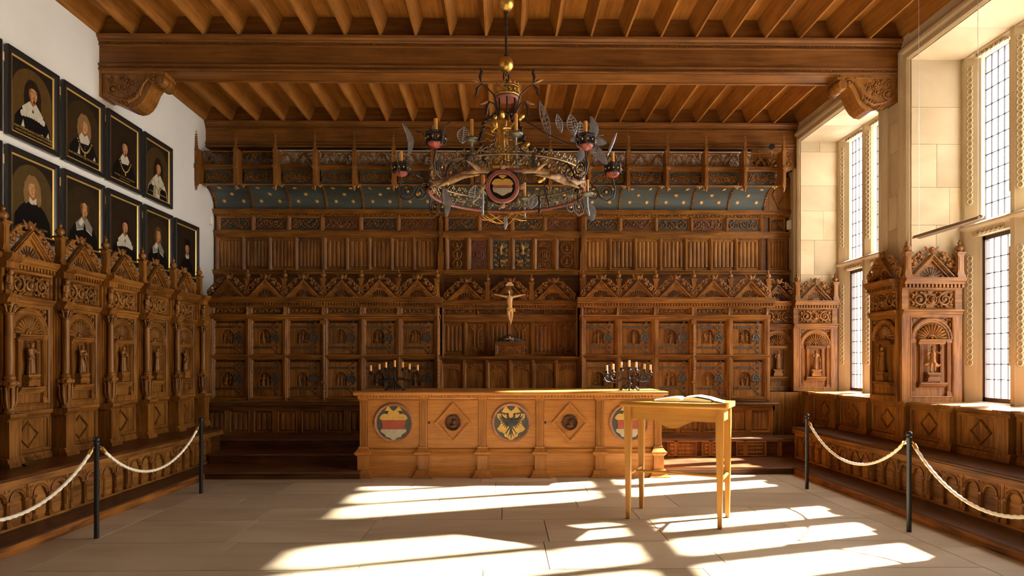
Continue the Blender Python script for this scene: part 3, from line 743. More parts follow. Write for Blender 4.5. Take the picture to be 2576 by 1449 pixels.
FIG = [
 statue(dict(beard=1, hat=1, turn=0.7, armL=((-0.15,-.06,.60),(-0.05,-.13,.52)), armR=((0.16,-.06,.66),(0.20,-.10,.70)), items=[('rod',(0.22,-.08,.0),(0.21,-.09,.98),0.016),('ell',(-0.13,-.06,.48),(0.07,.05,.07))]), 0.33, oakc),
 statue(dict(hair=1, beard=1, turn=-0.3, armL=((-0.17,-.05,.62),(-0.08,-.14,.66)), armR=((0.15,-.06,.60),(0.05,-.13,.62)), items=[('ell',(-0.02,-.14,.66),(0.06,.04,.07)),('rod',(0.10,-.1,.2),(-0.08,-.13,.6),0.03)]), 0.33, oakc),
 statue(dict(beard=1, hair=1, turn=0.2, armL=((-0.15,-.05,.62),(-0.04,-.13,.62)), armR=((0.17,-.05,.60),(0.12,-.12,.52)), items=[('rod',(0.18,-.12,.02),(0.10,-.12,.56),0.02),('box',(-0.08,0.04,-.17,-.12,.58,.70))]), 0.33, oakc),
 statue(dict(beard=1, turn=0.5, lean=0.02, armL=((-0.16,-.05,.60),(-0.10,-.13,.55)), armR=((0.16,-.06,.68),(0.18,-.10,.78)), items=[('rod',(0.20,-.09,.05),(0.19,-.10,1.0),0.015)]), 0.33, oakc),
 statue(dict(beard=1, hair=1, turn=-0.4, armL=((-0.15,-.06,.60),(-0.02,-.14,.60)), armR=((0.15,-.05,.58),(0.03,-.14,.54)), items=[('rod',(-0.16,-.08,.3),(0.02,-.13,.7),0.025)]), 0.33, oakc),
 statue(dict(robe=False, stride=0.02, hair=1, turn=0.5, armL=((-0.24,-.05,.66),(-0.23,-.08,.80)), armR=((0.22,-.05,.70),(0.30,-.06,.92)), items=[('tube',[(-0.06,.0,.40),(-0.20,.0,.30),(-0.32,-.02,.27)],[.07,.05,.02],.4),('tube',[(0.06,.0,.36),(0.2,.0,.24),(0.3,-.02,.30)],[.07,.07,.03],.4)]), 0.33, oakc),
 statue(dict(beard=1, hair=1, width=1.05, turn=0.2, armL=((-0.16,-.06,.62),(-0.06,-.14,.66)), armR=((0.17,-.05,.58),(0.14,-.12,.48)), items=[('rod',(0.16,-.11,.02),(0.17,-.10,.62),0.028)]), 0.33, oakc),
]
Y0, PB = 6.047, 0.771
LB = [(-1, 4, None, 'carved stall bay at the left edge of the picture, mostly cut off'),
      (0, 0, 'IACOBVS', 'carved stall bay with hatted staff-bearing figure, nearest on the left wall'),
      (1, 1, None, 'second carved stall bay on the left wall, robed figure hugging a bundle'),
      (2, 2, None, 'third carved stall bay on the left wall, middle of the row, figure with walking stick'),
      (3, 3, None, 'fourth carved stall bay on the left wall, figure raising a staff'),
      (4, 4, None, 'last carved stall bay on the left wall, in the corner by the cupboards')]
for k, f, tx, lb in LB:
    bay(lb, (-4.77, Y0+PB*(k+0.5), 0), PI/2, PB, FIG[f], tx, True, True, 'stalls along the left wall', end_col=(k == 4))
ob('corner_post', MB().box(0.40,0.80,-0.05,0.20,0.56,2.57), oak, bpy.data.objects['carved_stall.005'])
# window-side panels: two in the niche jambs, one on the pier
bay('carved panel on the front of the window pier, dancing figure with raised arm', (5.225, 7.72, 0), 0, 0.74, FIG[5], '~~~~~~~~~', False, False, 'panels by the windows')
bay('narrow carved panel on the shaded side of the window pier', (4.855, 8.03, 0), -PI/2, 0.58, FIG[4], None, False, False, 'panels by the windows', pil=False)
bay('carved panel in the far window niche, saint leaning on a club', (5.225, 10.62, 0), 0, 0.74, FIG[6], None, False, False, 'panels by the windows')
CS = [o for o in bpy.data.objects if o.name.startswith('carved_stall')]
bpy.context.view_layer.update()
# ------------------------------------------------------------------ benches with blind arcades, floor steps
AW = 0.50
def _arcp(d):
    d.box(-AW/2,AW/2,0.012,0.04,0.10,0.46)                       # recessed ground
    d.box(-AW/2,-AW/2+0.03,-0.012,0.03,0.10,0.47); d.box(AW/2-0.03,AW/2,-0.012,0.03,0.10,0.47)
    d.box(-AW/2+0.008,-AW/2+0.022,-0.016,-0.01,0.13,0.44); d.box(AW/2-0.022,AW/2-0.008,-0.016,-0.01,0.13,0.44)
    d.box(-AW/2,AW/2,-0.01,0.03,0.10,0.125)
    for q in (-1, 1):                                            # spandrels above the arches
        pts = [(q*0.1125+0.085*math.cos(PI*k/12), 0.345+0.085*math.sin(PI*k/12)) for k in range(13)]
        d.ext([(q*0.1125+0.1125,0.345),(q*0.1125+0.1125,0.465),(q*0.1125-0.1125,0.465),(q*0.1125-0.1125,0.345)]+pts[::-1], -0.004, 0.02, 'y')
        for e in (-1, 1): d.ell((q*0.1125+e*0.09,-0.006,0.44), (0.012,0.006,0.012), 7, 4)
def _arc1(d):
    d.ring([(0.098,0.0),(0.098,-0.016),(0.09,-0.02),(0.082,-0.012),(0.074,-0.012),(0.07,0.012)], 0, PI, 16, (0,0,0.345))
    for k in range(11):
        a = PI*(k+0.5)/11; d.ell((0.069*math.cos(a),-0.004,0.345+0.069*math.sin(a)), (0.005,0.006,0.005), 5, 3)
def _colo(d):
    d.box(-0.018,0.018,-0.016,0.02,0.17,0.325)
    for k in range(3): d.box(-0.014+k*0.0105,-0.014+k*0.0105+0.006,-0.021,-0.015,0.18,0.32)
    d.box(-0.03,0.03,-0.026,0.02,0.325,0.348); d.box(-0.03,0.03,-0.028,0.02,0.125,0.15); d.box(-0.024,0.024,-0.022,0.02,0.15,0.17)
arcp = mk(_arcp, 'arcade_panel', oakw); arc1 = mk(_arc1, 'arch', oakx); colo = mk(_colo, 'colonnette', oak)
def bench(label, X, s, ystart, n, seat_edge, seat_back, y_end):
    """s=+1: bench on the left wall facing +x"""
    t = thing('wall_bench', label, 'bench', (X, ystart, 0), PI/2 if s > 0 else -PI/2)
    L_ = y_end-ystart; sg = 1 if s > 0 else -1
    x0, x1 = (0, L_) if s > 0 else (-L_, 0)
    d_ = abs(seat_edge-seat_back)
    ob('seat_board', MB().ext([(-0.03,0.535),(-0.03,0.552),(-0.022,0.56),(d_-0.03,0.56),(d_-0.03,0.52),(-0.01,0.52)], x0, x1, 'x'), oakd, t)
    ob('fascia', MB().ext([(-0.014,0.465),(-0.014,0.525),(0.03,0.525),(0.03,0.465)], x0, x1, 'x'), oakw, t)
    ob('bench_back', MB().box(x0,x1,0.035,0.06,0.0,0.52), oakd, t)
    for k in range(n):
        xc = sg*(AW*(k+0.5))
        if abs(xc)+AW/2 > L_+0.02: break
        p = ob('arcade_panel', arcp, None, t, (xc,0,0))
        for q in (-1, 1): ob('arch', arc1, None, p, (q*0.1125,0,0))
        for q in (-0.205, 0, 0.205): ob('colonnette', colo, None, p, (q,0,0))
    return t
bench('long oak bench with carved arcade front along the left wall', -4.24, 1, 3.233, 13, -4.21, -4.79, 9.65)
bench('long oak bench with carved arcade front under the windows', 4.42, -1, 3.079, 13, 4.39, 4.99, 9.65)
def stepbox(label, x0, x1, y0, y1, z0, z1, nose=0.02, mat=None):
    t = thing('floor_step', label, 'step', ((x0+x1)/2, y0, z0))
    L_ = (x1-x0)/2
    ob('riser', MB().box(-L_,L_,0.0,0.03,0,z1-z0-0.02), mat or oakd, t)
    n = max(1, round((y1-y0)/0.32))
    for k in range(n):
        a = (y1-y0)*k/n; b_ = (y1-y0)*(k+1)/n
        tr_ = MB()
        if k == 0: tr_.ext([(-nose,z1-z0-0.03),(-nose-0.004,z1-z0-0.018),(-nose+0.004,z1-z0),(b_-0.0015,z1-z0),(b_-0.0015,z1-z0-0.03)], -L_, L_, 'x')
        else: tr_.box(-L_,L_,a+0.0015,b_-0.0015,z1-z0-0.03,z1-z0)
        ob('tread_board', tr_, step_w, t)
    return t
def sidestep(label, xa, xb, y0, y1, s):
    t = thing('floor_step', label, 'step', (xa, y0, 0)); L_ = y1-y0
    ob('riser', MB().box(min(0,s*0.03),max(0,s*0.03),0,L_,0,0.085), wood('worn_riser', (0.42,0.15,0.025), (0.05,0.018,0.007), 'y', rough=0.4, scale=0.55, vary=0.05), t)
    ob('tread_board', MB().box(min(-s*0.015,xb-xa),max(-s*0.015,xb-xa),0,L_,0.085,0.10), wood('side_tread', (0.10,0.045,0.022), (0.04,0.017,0.008), 'y', rough=0.4), t)
    return t
sidestep('low worn step in front of the left bench', -3.93, -4.22, 3.0, 8.42, -1)
sidestep('low worn step in front of the bench under the windows', 4.0, 4.43, 3.0, 8.72, 1)
stepbox('lowest dark step left of the council table', -4.22, -1.9, 8.42, 9.12, 0, 0.10)
stepbox('middle dark step left of the council table', -4.20, -0.2, 9.12, 9.66, 0.0, 0.235)
stepbox('lowest sunlit step right of the council table', 2.05, 4.42, 8.72, 9.64, 0, 0.10)
stepbox('broad upper step running in front of the back bench', -4.98, 4.98, 9.66, 10.12, 0.0, 0.38)
# horizontal linenfold facing on the right part of the upper step
def linen(d, w, h, folds, y=0.0, dep=0.016, plain_top=False):
    """vertical linenfold in a w x h field centred on x, z from 0"""
    n = folds*6; px = []
    for i in range(n+1):
        t = i/n; ph = (t*folds) % 1.0
        px.append((-w/2+w*t, y-dep*(0.15+0.85*abs(math.sin(PI*ph))**0.6)*(1.0 if int(t*folds) % 2 == 0 else 0.75)))
    rows = []
    for j, (z, k) in enumerate(((0.03,0.0),(0.075,1.0),(0.925,1.0),(0.97,0.0))):
        rows.append([(p[0], y+(p[1]-y)*k, h*z+(0.0 if k else (h*0.03*(1 if z < .5 else -1)*(0.5-0.5*math.cos(2*PI*folds*i/n))))) for i, p in enumerate(px)])
    vs = [q for r_ in rows for q in r_]; m = n+1
    fs = [(j*m+i, j*m+i+1, (j+1)*m+i+1, (j+1)*m+i) for j in range(3) for i in range(n)]
    d.add(vs, fs)
    d.add([(-w/2,y,0),(w/2,y,0),(w/2,y,h),(-w/2,y,h)], [(0,1,2,3)])
def recess_panel(w, h, kind, seed=0, folds=4, bev=0.03):
    """panel with a bevelled frame: ground at y=0.02, frame edge at y=0"""
    d = MB(); d.frame(0-w/2, w/2, 0, h, [(0,0.0),(bev*0.3,-0.006),(bev*0.5,0.0),(bev,0.018),(bev,0.022)])
    s = len(d.v)
    if kind == 'linen':
        linen(d, w-2*bev, h-2*bev, folds, 0.022, 0.02); d.move(s, Matrix.Translation((0,0,bev)))
    else:
        d.add([(-w/2+bev,0.022,bev),(w/2-bev,0.022,bev),(w/2-bev,0.022,h-bev),(-w/2+bev,0.022,h-bev)], [(0,1,2,3)])
    return d
lin_h = recess_panel(0.22, 0.46, 'linen', 0, 3, 0.02).mesh('linenfold_panel', oakx)
o = bpy.data.objects
us = [t for t in o if t.get('label','').startswith('broad upper step')][0]
for k in range(4):      # turned on its side: long folds run horizontally
    ob('linenfold_panel', lin_h, None, us, (2.28-0.1+0.53*k+0.23, -0.03, 0.225), (0, -PI/2, 0))
for k in range(5): ob('stile', MB().box(-0.03,0.03,-0.028,0.0,0.0,0.35), oak, us, (2.22-0.1+0.53*k-0.03, 0, 0))
ob('rail', MB().box(2.0,4.4,-0.028,0.0,0.0,0.115), oakx, us); ob('rail', MB().box(2.0,4.4,-0.028,0.0,0.335,0.352), oakx, us)

# ------------------------------------------------------------------ bench along the back
bb = thing('back_bench', 'oak bench ledge with linenfold front running along the back wall', 'bench', (0, 10.1, 0.38))
ob('seat_board', MB().ext([(-0.08,0.475),(-0.085,0.49),(-0.08,0.505),(-0.07,0.515),(0.25,0.515),(0.25,0.475)], -4.98, 4.36, 'x'), oakd, bb)
ob('front_rail', MB().box(-4.98,4.33,0.0,0.04,0.40,0.475), oakx, bb); ob('front_rail', MB().box(-4.98,4.33,0.0,0.04,0.0,0.045), oakx, bb)
ob('bench_back', MB().box(-4.98,4.33,0.03,0.06,0.0,0.475), oakd, bb)
ob('end_panel', MB().box(4.30,4.33,0.0,0.25,0.0,0.475), oak, bb)
lp = recess_panel(0.31, 0.36, 'linen', 0, 3, 0.028).mesh('linenfold_panel', oak)
st = MB().box(-0.033,0.033,0.0,0.04,0.04,0.41).mesh('stile', oak)
for k in range(24):
    x = -4.55+0.376*k
    if -1.7 < x < 1.9: continue
    ob('linenfold_panel', lp, None, bb, (x, 0.0, 0.043)); ob('stile', st, None, bb, (x+0.188, 0, 0))
ob('stile', st, None, bb, (-4.72+0.0, 0, 0))

# ------------------------------------------------------------------ wainscot below the windows
wn = thing('window_wainscot', 'low panelling with diamond mouldings and sunlit shelf under the windows', 'panelling', (4.97, 0, 0))
ys = [10.18-0.805*k for k in range(9)]
for k, y in enumerate(ys):
    if k < 8:
        bp = ob('base_panel', WM('base_panel', 0.805, _basep, oak), None, wn, (0, y-0.4025, 0), (0,0,-PI/2)); ob('diamond_moulding', SH['diamond_moulding'], None, bp)
        ob('ledge', WM('ledge', 0.805, _ledge, oakx), None, wn, (0, y-0.4025, 0), (0,0,-PI/2))
    ob('pilaster', SH['column_pedestal'], None, wn, (0, y, 0), (0,0,-PI/2), (1,0.55,1.012))
bp = ob('base_panel', MB().box(0,0.03,10.18,10.95,0.0,1.03), oak, wn); ob('corner_panel', MB().box(-0.66,0.0,10.40,10.44,0.0,1.05), oak, wn)
for (ya, yb) in NICHES[:2]:
    n = 3
    for k in range(n): ob('shelf_board', MB().box(-0.05+0.225*k+0.0015, -0.05+0.225*(k+1)-0.0015 if k < 2 else 0.64, ya-0.2, yb-0.01, 1.035, 1.06), wood('shelf_oak', (0.40,0.19,0.07), (0.22,0.095,0.034), 'y', rough=0.3), wn)
ob('shelf_board', MB().box(-0.05,0.04,7.7,8.4,1.03,1.055), oakx, wn); ob('shelf_board', MB().box(-0.05,0.04,10.4,11.0,1.03,1.055), oakx, wn)
# ------------------------------------------------------------------ upper panelling of the back wall (part of wall_back)
fr_red = plain('paint_dull_red', (0.10, 0.030, 0.014), 0.6, noise=0.3, nscale=25)
fr_blue = plain('paint_dull_blue', (0.030, 0.034, 0.028), 0.6, noise=0.3, nscale=25)
fr_brown = plain('paint_brown', (0.055, 0.022, 0.010), 0.6, noise=0.3, nscale=25)
YB = 11.03
ob('panel_backing', MB().box(-5.0,5.0,YB+0.03,YB+0.08,0.9,4.20), oakd, wall_back)
def prail(z0, z1, x0=-5.0, x1=5.0, pr=0.02, y=YB):
    ob('rail', MB().ext([(0.03,z0),(-pr*0.5,z0),(-pr,z0+(z1-z0)*0.3),(-pr,z0+(z1-z0)*0.6),(-pr*1.6,z1-(z1-z0)*0.2),(-pr*1.6,z1),(0.03,z1)], x0, x1, 'x'), oakx, wall_back, (0,y,0))
prail(4.10, 4.17, -5.0, 5.0, 0.045); prail(3.76, 3.81, pr=0.02); prail(3.05, 3.13, pr=0.04); prail(3.70, 3.76, pr=0.008)
# running vine under the cove
dv = MB()
for i in range(150):
    x = -4.95+i*0.0655; leaf(dv, x, 4.083+0.008*(-1)**i, 0.06, 0.022, 0.5*(-1)**i, -0.012, 0.7)
dv.tube([(-4.97+i*0.033,-0.01,4.083+0.012*math.sin(i*PI/2)) for i in range(300)], 0.006, 4)
ob('vine_moulding', dv, oakc, wall_back, (0,YB-0.005,0))
ob('rail', MB().box(-5.0,5.0,-0.006,0.03,4.065,4.10), oakx, wall_back, (0,YB,0))
ob('base_board', MB().box(-5.0,5.0,0.0,0.03,2.4,3.05), oakd, wall_back, (0,YB,0))
vst = {}
def stile(x, z0, z1, w=0.05):
    k = (round(z1-z0,3), w)
    if k not in vst: vst[k] = MB().ext([(-w/2,0.03),(-w/2,0.0),(-w*0.3,-0.012),(-w*0.12,-0.012),(0,-0.02),(w*0.12,-0.012),(w*0.3,-0.012),(w/2,0.0),(w/2,0.03)], 0, z1-z0, 'z').mesh('stile', oak)
    ob('stile', vst[k], None, wall_back, (x, YB, z0))
fz = {}
def frieze(x0, x1, z0, z1, col, seed, par=wall_back, y=YB, name='frieze_panel', nsp=None, r=0.0085, cm=None):
    w, h = x1-x0-0.03, z1-z0
    k = (round(w,2), round(h,2), seed % 4, col.name)
    if k not in fz:
        d = MB(); d.frame(-w/2,w/2,0,h,[(0,0.0),(0.008,-0.008),(0.016,0.0),(0.03,0.012),(0.034,0.02)])
        d.m = 1; d.add([(-w/2+0.03,0.02,0.03),(w/2-0.03,0.02,0.03),(w/2-0.03,0.02,h-0.03),(-w/2+0.03,0.02,h-0.03)], [(0,1,2,3)])
        c = MB(); foliage(c, w-0.07, h-0.07, r, 0.01, seed % 4, nsp)
        fz[k] = (d.mesh('frieze_panel', [oakx, col]), c.mesh('carving', cm or oakc))
    p = ob(name, fz[k][0], None, par, ((x0+x1)/2, y, z0)); ob('carving', fz[k][1], None, p, (0,0,h/2))
fx = [-4.93,-4.33,-3.72,-3.14,-2.48,-1.83,-1.17]
cols = [fr_blue, fr_brown, fr_blue, fr_red, fr_blue, fr_red]
for i in range(6): frieze(fx[i], fx[i+1], 3.81, 4.065, cols[i], i); stile(fx[i], 3.81, 4.065)
stile(-1.17, 3.81, 4.065)
for i in range(4): a = -1.0+0.57*i; frieze(a, a+0.57, 3.81, 4.065, [fr_blue,fr_red,fr_blue,fr_red][i], i+2); stile(a, 3.81, 4.065)
for i in range(5): a = 1.40+0.618*i; frieze(a, a+0.618, 3.81, 4.065, [fr_blue,fr_red,fr_blue,fr_red,fr_blue][i], i+1); stile(a, 3.81, 4.065)
stile(1.34, 3.81, 4.065); stile(4.50, 3.81, 4.065, 0.06); frieze(4.62, 4.93, 3.81, 4.065, fr_brown, 2)
def row(x0, x1, n, folds, z0=3.13, z1=3.70):
    p = (x1-x0)/n; me = recess_panel(p-0.03, z1-z0, 'linen', 0, folds, 0.03).mesh('linenfold_panel', oak)
    for i in range(n):
        ob('linenfold_panel', me, None, wall_back, (x0+p*(i+0.5), YB, z0)); stile(x0+p*i, z0, z1)
    stile(x1, z0, z1)
row(-4.95, -3.13, 4, 6); row(-3.10, -1.17, 5, 4); row(1.40, 4.49, 7, 5); row(4.62, 4.93, 1, 4)
# six carved centre panels
cx = [-1.0+0.38*i for i in range(7)]
stile(cx[6], 3.13, 3.70)
cpm = [oakd, fr_red, fr_blue, fr_blue, oakd, oakd]
for i in range(6):
    stile(cx[i], 3.13, 3.70)
    d = MB(); w, h = 0.35, 0.57
    d.frame(-w/2,w/2,0,h,[(0,0.0),(0.01,-0.008),(0.02,0.0),(0.04,0.014),(0.044,0.022)]); d.m = 1
    d.add([(-w/2+0.04,0.022,0.04),(w/2-0.04,0.022,0.04),(w/2-0.04,0.022,h-0.04),(-w/2+0.04,0.022,h-0.04)], [(0,1,2,3)])
    p = ob('carved_panel', d.mesh('carved_panel', [oak, cpm[i]]), None, wall_back, (cx[i]+0.19, YB, 3.13))
    c = MB()
    if i in (0, 5):
        for z in ((0.12,0.285,0.45) if i == 0 else (0.17,0.40)):
            R = 0.085 if i == 0 else 0.105
            c.ring([(R,0.022),(R,0.0),(R-0.012,-0.006),(R-0.02,0.01)], 0, 2*PI, 20, (0,0,z), True); c.ring([(R-0.03,0.022),(R-0.03,0.008),(R-0.036,0.008),(R-0.04,0.022)], 0, 2*PI, 18, (0,0,z), True)
            c.ell((0,0.012,z+0.01), (0.02,0.018,0.028), 8, 6); c.ell((0,0.014,z-0.03), (0.035,0.014,0.022), 8, 5); c.ell((0.012,0.006,z+0.006), (0.006,0.008,0.006), 5, 4)
        cm = oakc
    elif i in (1, 4):
        z = 0.27
        if i == 1:
            for k in range(22):
                a = 2*PI*k/22; c.tube([(0.075*math.cos(a),0.012,z+0.075*math.sin(a)),(0.115*math.cos(a+0.06),0.01,z+0.115*math.sin(a+0.06))], [0.01,0.003], 5)
        c.ring([(0.095,0.022),(0.095,0.006),(0.085,0.002),(0.078,0.022)], 0, 2*PI, 22, (0,0,z), True)
        for q in (-0.035,0,0.035): c.tube([(q,0.012,z-0.05),(q,0.008,z+0.04)], [0.016,0.009], 6); c.ell((q,0.006,z+0.055), (0.010,0.01,0.013), 6, 5)
        s = len(c.v); foliage(c, 0.24, 0.12, 0.008, 0.012, i, 3); c.move(s, Matrix.Translation((0,0,0.46)))
        s = len(c.v); foliage(c, 0.24, 0.10, 0.008, 0.012, i+1, 3); c.move(s, Matrix.Translation((0,0,0.10)))
        cm = plain('dull_red_carving', (0.17,0.05,0.022), 0.45) if i == 1 else oakc
    else:
        # helm, crest, mantling and a small tilted shield
        sg = 1 if i == 2 else -1
        for q in (-1, 1):
            for k in range(5):
                spiral(c, q*(0.085+0.012*(k % 2)), 0.10+0.085*k, 0.035, 1.3, k+q, q*(1 if k % 2 else -1), 0.009, 0.01, 12, 5)
                leaf(c, q*0.045, 0.14+0.085*k, 0.05, 0.02, q*1.0, 0.01, 0.7)
        c.ell((0,0.0,0.31), (0.035,0.03,0.042), 10, 7); c.ell((sg*0.025,-0.008,0.30), (0.02,0.018,0.02), 8, 5)
        c.tube([(0,0.005,0.35),(0,0.0,0.40),(sg*0.02,0.0,0.45),(0,0.005,0.49)], [0.02,0.03,0.025,0.01], 8)
        c.ring([(0.045,0.02),(0.045,0.006),(0.034,0.0),(0.03,0.02)], 0, 2*PI, 16, (0,0,0.42), True)
        cm = plain('mantling_gilt_green', (0.40,0.24,0.07), 0.42, 0.5, noise=0.75, nscale=14)
        sh = MB(); s = 0
        sh.ext([(-0.05,0.19),(0.05,0.19),(0.052,0.13),(0.0,0.06),(-0.052,0.13)], -0.012, 0.02, 'y'); sh.m = 1
        sh.box(-0.046,0.046,-0.016,-0.011,0.11,0.14)
        s0 = Matrix.Rotation(sg*0.25, 4, 'Y'); sh.move(0, s0)
        ob('small_shield', sh.mesh('small_shield', [gold, fr_red]), None, p)
    ob('carving', c, cm, p)
# posts flanking the centre field, stepped like little buttresses
for x in (-1.085, 1.37):
    d = MB(); d.box(-0.05,0.05,-0.05,0.02,2.57,3.45); d.box(-0.035,0.035,-0.04,0.02,3.45,3.78); d.box(-0.045,0.045,-0.06,0.02,3.36,3.45); d.box(-0.03,0.03,-0.05,0.02,3.80,4.0); d.box(-0.04,0.04,-0.06,0.02,3.74,3.80)
    d.box(-0.02,0.02,-0.046,-0.03,3.5,3.72); d.ext([(-0.04,4.0),(0.04,4.0),(0,4.07)], -0.05, 0.02, 'y')
    ob('buttress_post', d, oak, wall_back, (x, YB-0.01, 0))
# right corner strip with a lozenge
d = MB(); d.box(4.52,5.0,0.0,0.03,4.17,4.75); ob('corner_panel', d, oak, wall_back, (0,YB-0.03,0))
d = MB()
for a, b_, y in ((0.0,0.03,-0.02),(0.008,0.02,-0.028)):
    P = [(0.12-a,0),(0,0.24-2*a),(-0.12+a,0),(0,-0.24+2*a)]; Q = [(0.12-b_,0),(0,0.24-2*b_),(-0.12+b_,0),(0,-0.24+2*b_)]
    for i in range(4): d.ext([P[i],P[(i+1)%4],Q[(i+1)%4],Q[i]], y, 0.0, 'y')
ob('lozenge_moulding', d, oakx, wall_back, (4.78,YB-0.03,4.45))

# ------------------------------------------------------------------ cupboard banks left and right
def _hinge(d):
    d.box(0.0,0.05,-0.012,0.0,-0.014,0.014); d.box(0.05,0.06,-0.016,0.0,-0.022,0.022); d.box(0.06,0.29,-0.011,0.0,-0.016,0.016); d.box(0.285,0.297,-0.016,0.0,-0.024,0.024)
    for a, L_ in ((0.62,0.15),(0.0,0.12),(-0.62,0.15)):
        ex, ez = 0.297+L_*math.cos(a), L_*math.sin(a)
        d.tube([(0.295,-0.005,0),(0.297+0.5*L_*math.cos(a*0.7),-0.005,0.5*L_*math.sin(a*0.7)),(ex,-0.005,ez)], [0.006,0.005,0.005], 5)
        for k in range(4): b = a+PI/2*k; d.ell((ex+0.016*math.cos(b),-0.005,ez+0.016*math.sin(b)), (0.014,0.006,0.014), 6, 4)
def _lock(d):
    rn = random.Random(4)
    d.box(-0.055,0.065,-0.008,0.0,-0.035,0.035)
    for k in range(26):
        a = 2*PI*k/26; q = rn.uniform(0.55,1.0); d.ell((0.085*q*math.cos(a),-0.006,0.065*q*math.sin(a)), (0.018,0.008,0.015), 6, 4)
    d.box(-0.02,0.02,-0.014,-0.004,-0.02,0.024); d.ell((0.0,-0.016,0.0), (0.009,0.008,0.009), 6, 4)
hinge_me = mk(_hinge, 'hinge', hinge_m); lock_me = mk(_lock, 'lock_plate', hinge_m)
NW, NH = 0.21, 0.25          # niche in the door
def door_mesh(w, h, key):
    d = MB(); nx = -w/2+0.085; nz = 0.155
    d.box(-w/2,nx,0,0.03,0,h); d.box(nx+NW,w/2-0.14,0,0.03,0,h); d.box(w/2-0.1385,w/2,0.001,0.03,0,h)
    d.box(nx,nx+NW,0,0.03,0,nz); d.box(nx,nx+NW,0,0.03,nz+NH,h); d.box(nx-0.01,nx+NW+0.01,0.045,0.06,nz-0.01,nz+NH+0.01)
    R = NW/2-0.006; cz = nz+NH-R-0.006
    arc = [(nx+NW/2+R*math.cos(PI*k/14), cz+R*math.sin(PI*k/14)) for k in range(15)]
    d.ext([(nx+NW,cz),(nx+NW,nz+NH),(nx,nz+NH),(nx,cz)]+arc[::-1], 0.004, 0.03, 'y')
    d.ring([(R+0.002,0.004),(R+0.002,-0.004),(R-0.008,-0.004),(R-0.012,0.03)], 0, PI, 16, (nx+NW/2,0,cz))
    for q in (nx+0.005, nx+NW-0.013): d.box(q,q+0.008,-0.004,0.03,nz,cz)
    for q in (-1, 1): d.ell((nx+NW/2+q*(NW/2-0.016),0.002,nz+NH-0.016), (0.01,0.006,0.01), 6, 4)
    return d
def relief(seed):
    rn = random.Random(seed*17+3); d = MB(); n = rn.choice([1,2,2,2,3])
    xs = {1:[0.0],2:[-0.042,0.042],3:[-0.06,0.0,0.06]}[n]
    for i, x in enumerate(xs):
        h = rn.uniform(0.165,0.205); x += rn.uniform(-.008,.008); ln = rn.uniform(-0.015,0.015); robe = rn.random() < 0.55; kneel = rn.random() < 0.2
        if kneel: h *= 0.75
        if robe: d.tube([(x,0.03,0.0),(x+ln*.3,0.022,h*.3),(x+ln*.7,0.02,h*.6),(x+ln,0.02,h*.78)], [0.030,0.024,0.021,0.019], 8)
        else:
            for q in (-1, 1): d.tube([(x+q*0.018+ln*0.2,0.03,0.0),(x+q*0.013,0.02,h*.25),(x+q*0.008,0.022,h*.48)], [0.008,0.011,0.013], 6)
            d.tube([(x,0.022,h*.42),(x+ln*.7,0.02,h*.6),(x+ln,0.02,h*.78)], [0.02,0.018,0.022], 8)
        d.tube([(x+ln,0.02,h*.76),(x+ln*1.1,0.018,h*.88)], [0.01,0.008], 6); d.ell((x+ln*1.1,0.014,h*.92), (0.0125,0.0135,0.0165), 8, 6)
        if rn.random() < 0.5: d.ell((x+ln*1.1,0.014,h*.985), (0.018,0.016,0.007), 8, 4)
        for q in (-1, 1):
            ex = x+q*rn.uniform(0.022,0.036); ez = h*rn.uniform(.5,.66); hx_ = x+q*rn.uniform(-0.01,0.045); hz = h*rn.uniform(.45,.95)
            d.tube([(x+ln+q*0.02,0.02,h*.75),(ex,0.008,ez),(hx_,0.002,hz)], [0.009,0.008,0.006], 6)
    if rn.random() < 0.6:
        x = rn.choice([-0.078,0.078,0.0]); d.tube([(x,0.02,0.0),(x+rn.uniform(-.02,.02),0.012,0.2)], 0.005, 5)
    if rn.random() < 0.4: d.ell((rn.choice([-1,1])*0.05,0.02,0.04), (0.04,0.02,0.028), 8, 5)
    if rn.random() < 0.3:
        for k in range(7): d.ell((0.078,0.025,0.02+0.027*k), (0.014,0.014,0.017), 6, 4)
    d.box(-0.095,0.095,0.01,0.045,-0.012,0.003)
    return d
def twist(z0, z1, r, n=3, turns=14, mat=None):
    d = MB(); m = int((z1-z0)/0.02)
    vs = []; seg = 12
    for i in range(m+1):
        z = z0+(z1-z0)*i/m; ph = turns*2*PI*i/m/n
        for k in range(seg):
            a = 2*PI*k/seg; q = r*(0.82+0.22*math.cos(n*(a-ph))); vs.append((q*math.cos(a), q*math.sin(a), z))
    d.add(vs, [(i*seg+k, i*seg+(k+1) % seg, (i+1)*seg+(k+1) % seg, (i+1)*seg+k) for i in range(m) for k in range(seg)], True)
    return d
YC = 10.3
def post_mesh(z0, z1, w):
    return MB().ext([(-w/2,0.05),(-w/2,0.0),(-w*0.38,-0.012),(-w*0.2,-0.012),(-w*0.12,-0.02),(w*0.12,-0.02),(w*0.2,-0.012),(w*0.38,-0.012),(w/2,0.0),(w/2,0.05)], z0, z1, 'z')
def pedi(par, x, y, sx=1.0):
    p = ob('pediment', SH['pediment'], None, par, (x,y,0), scl=(sx,1,1)); ob('shell_fan', SH['shell_fan'], None, p); ob('crest', SH['crest'], None, p, scl=(0.92,1,0.985), loc=(0,0,0.04)); ob('cherub_head', SH['cherub_head'], None, p)
dseed = [0]
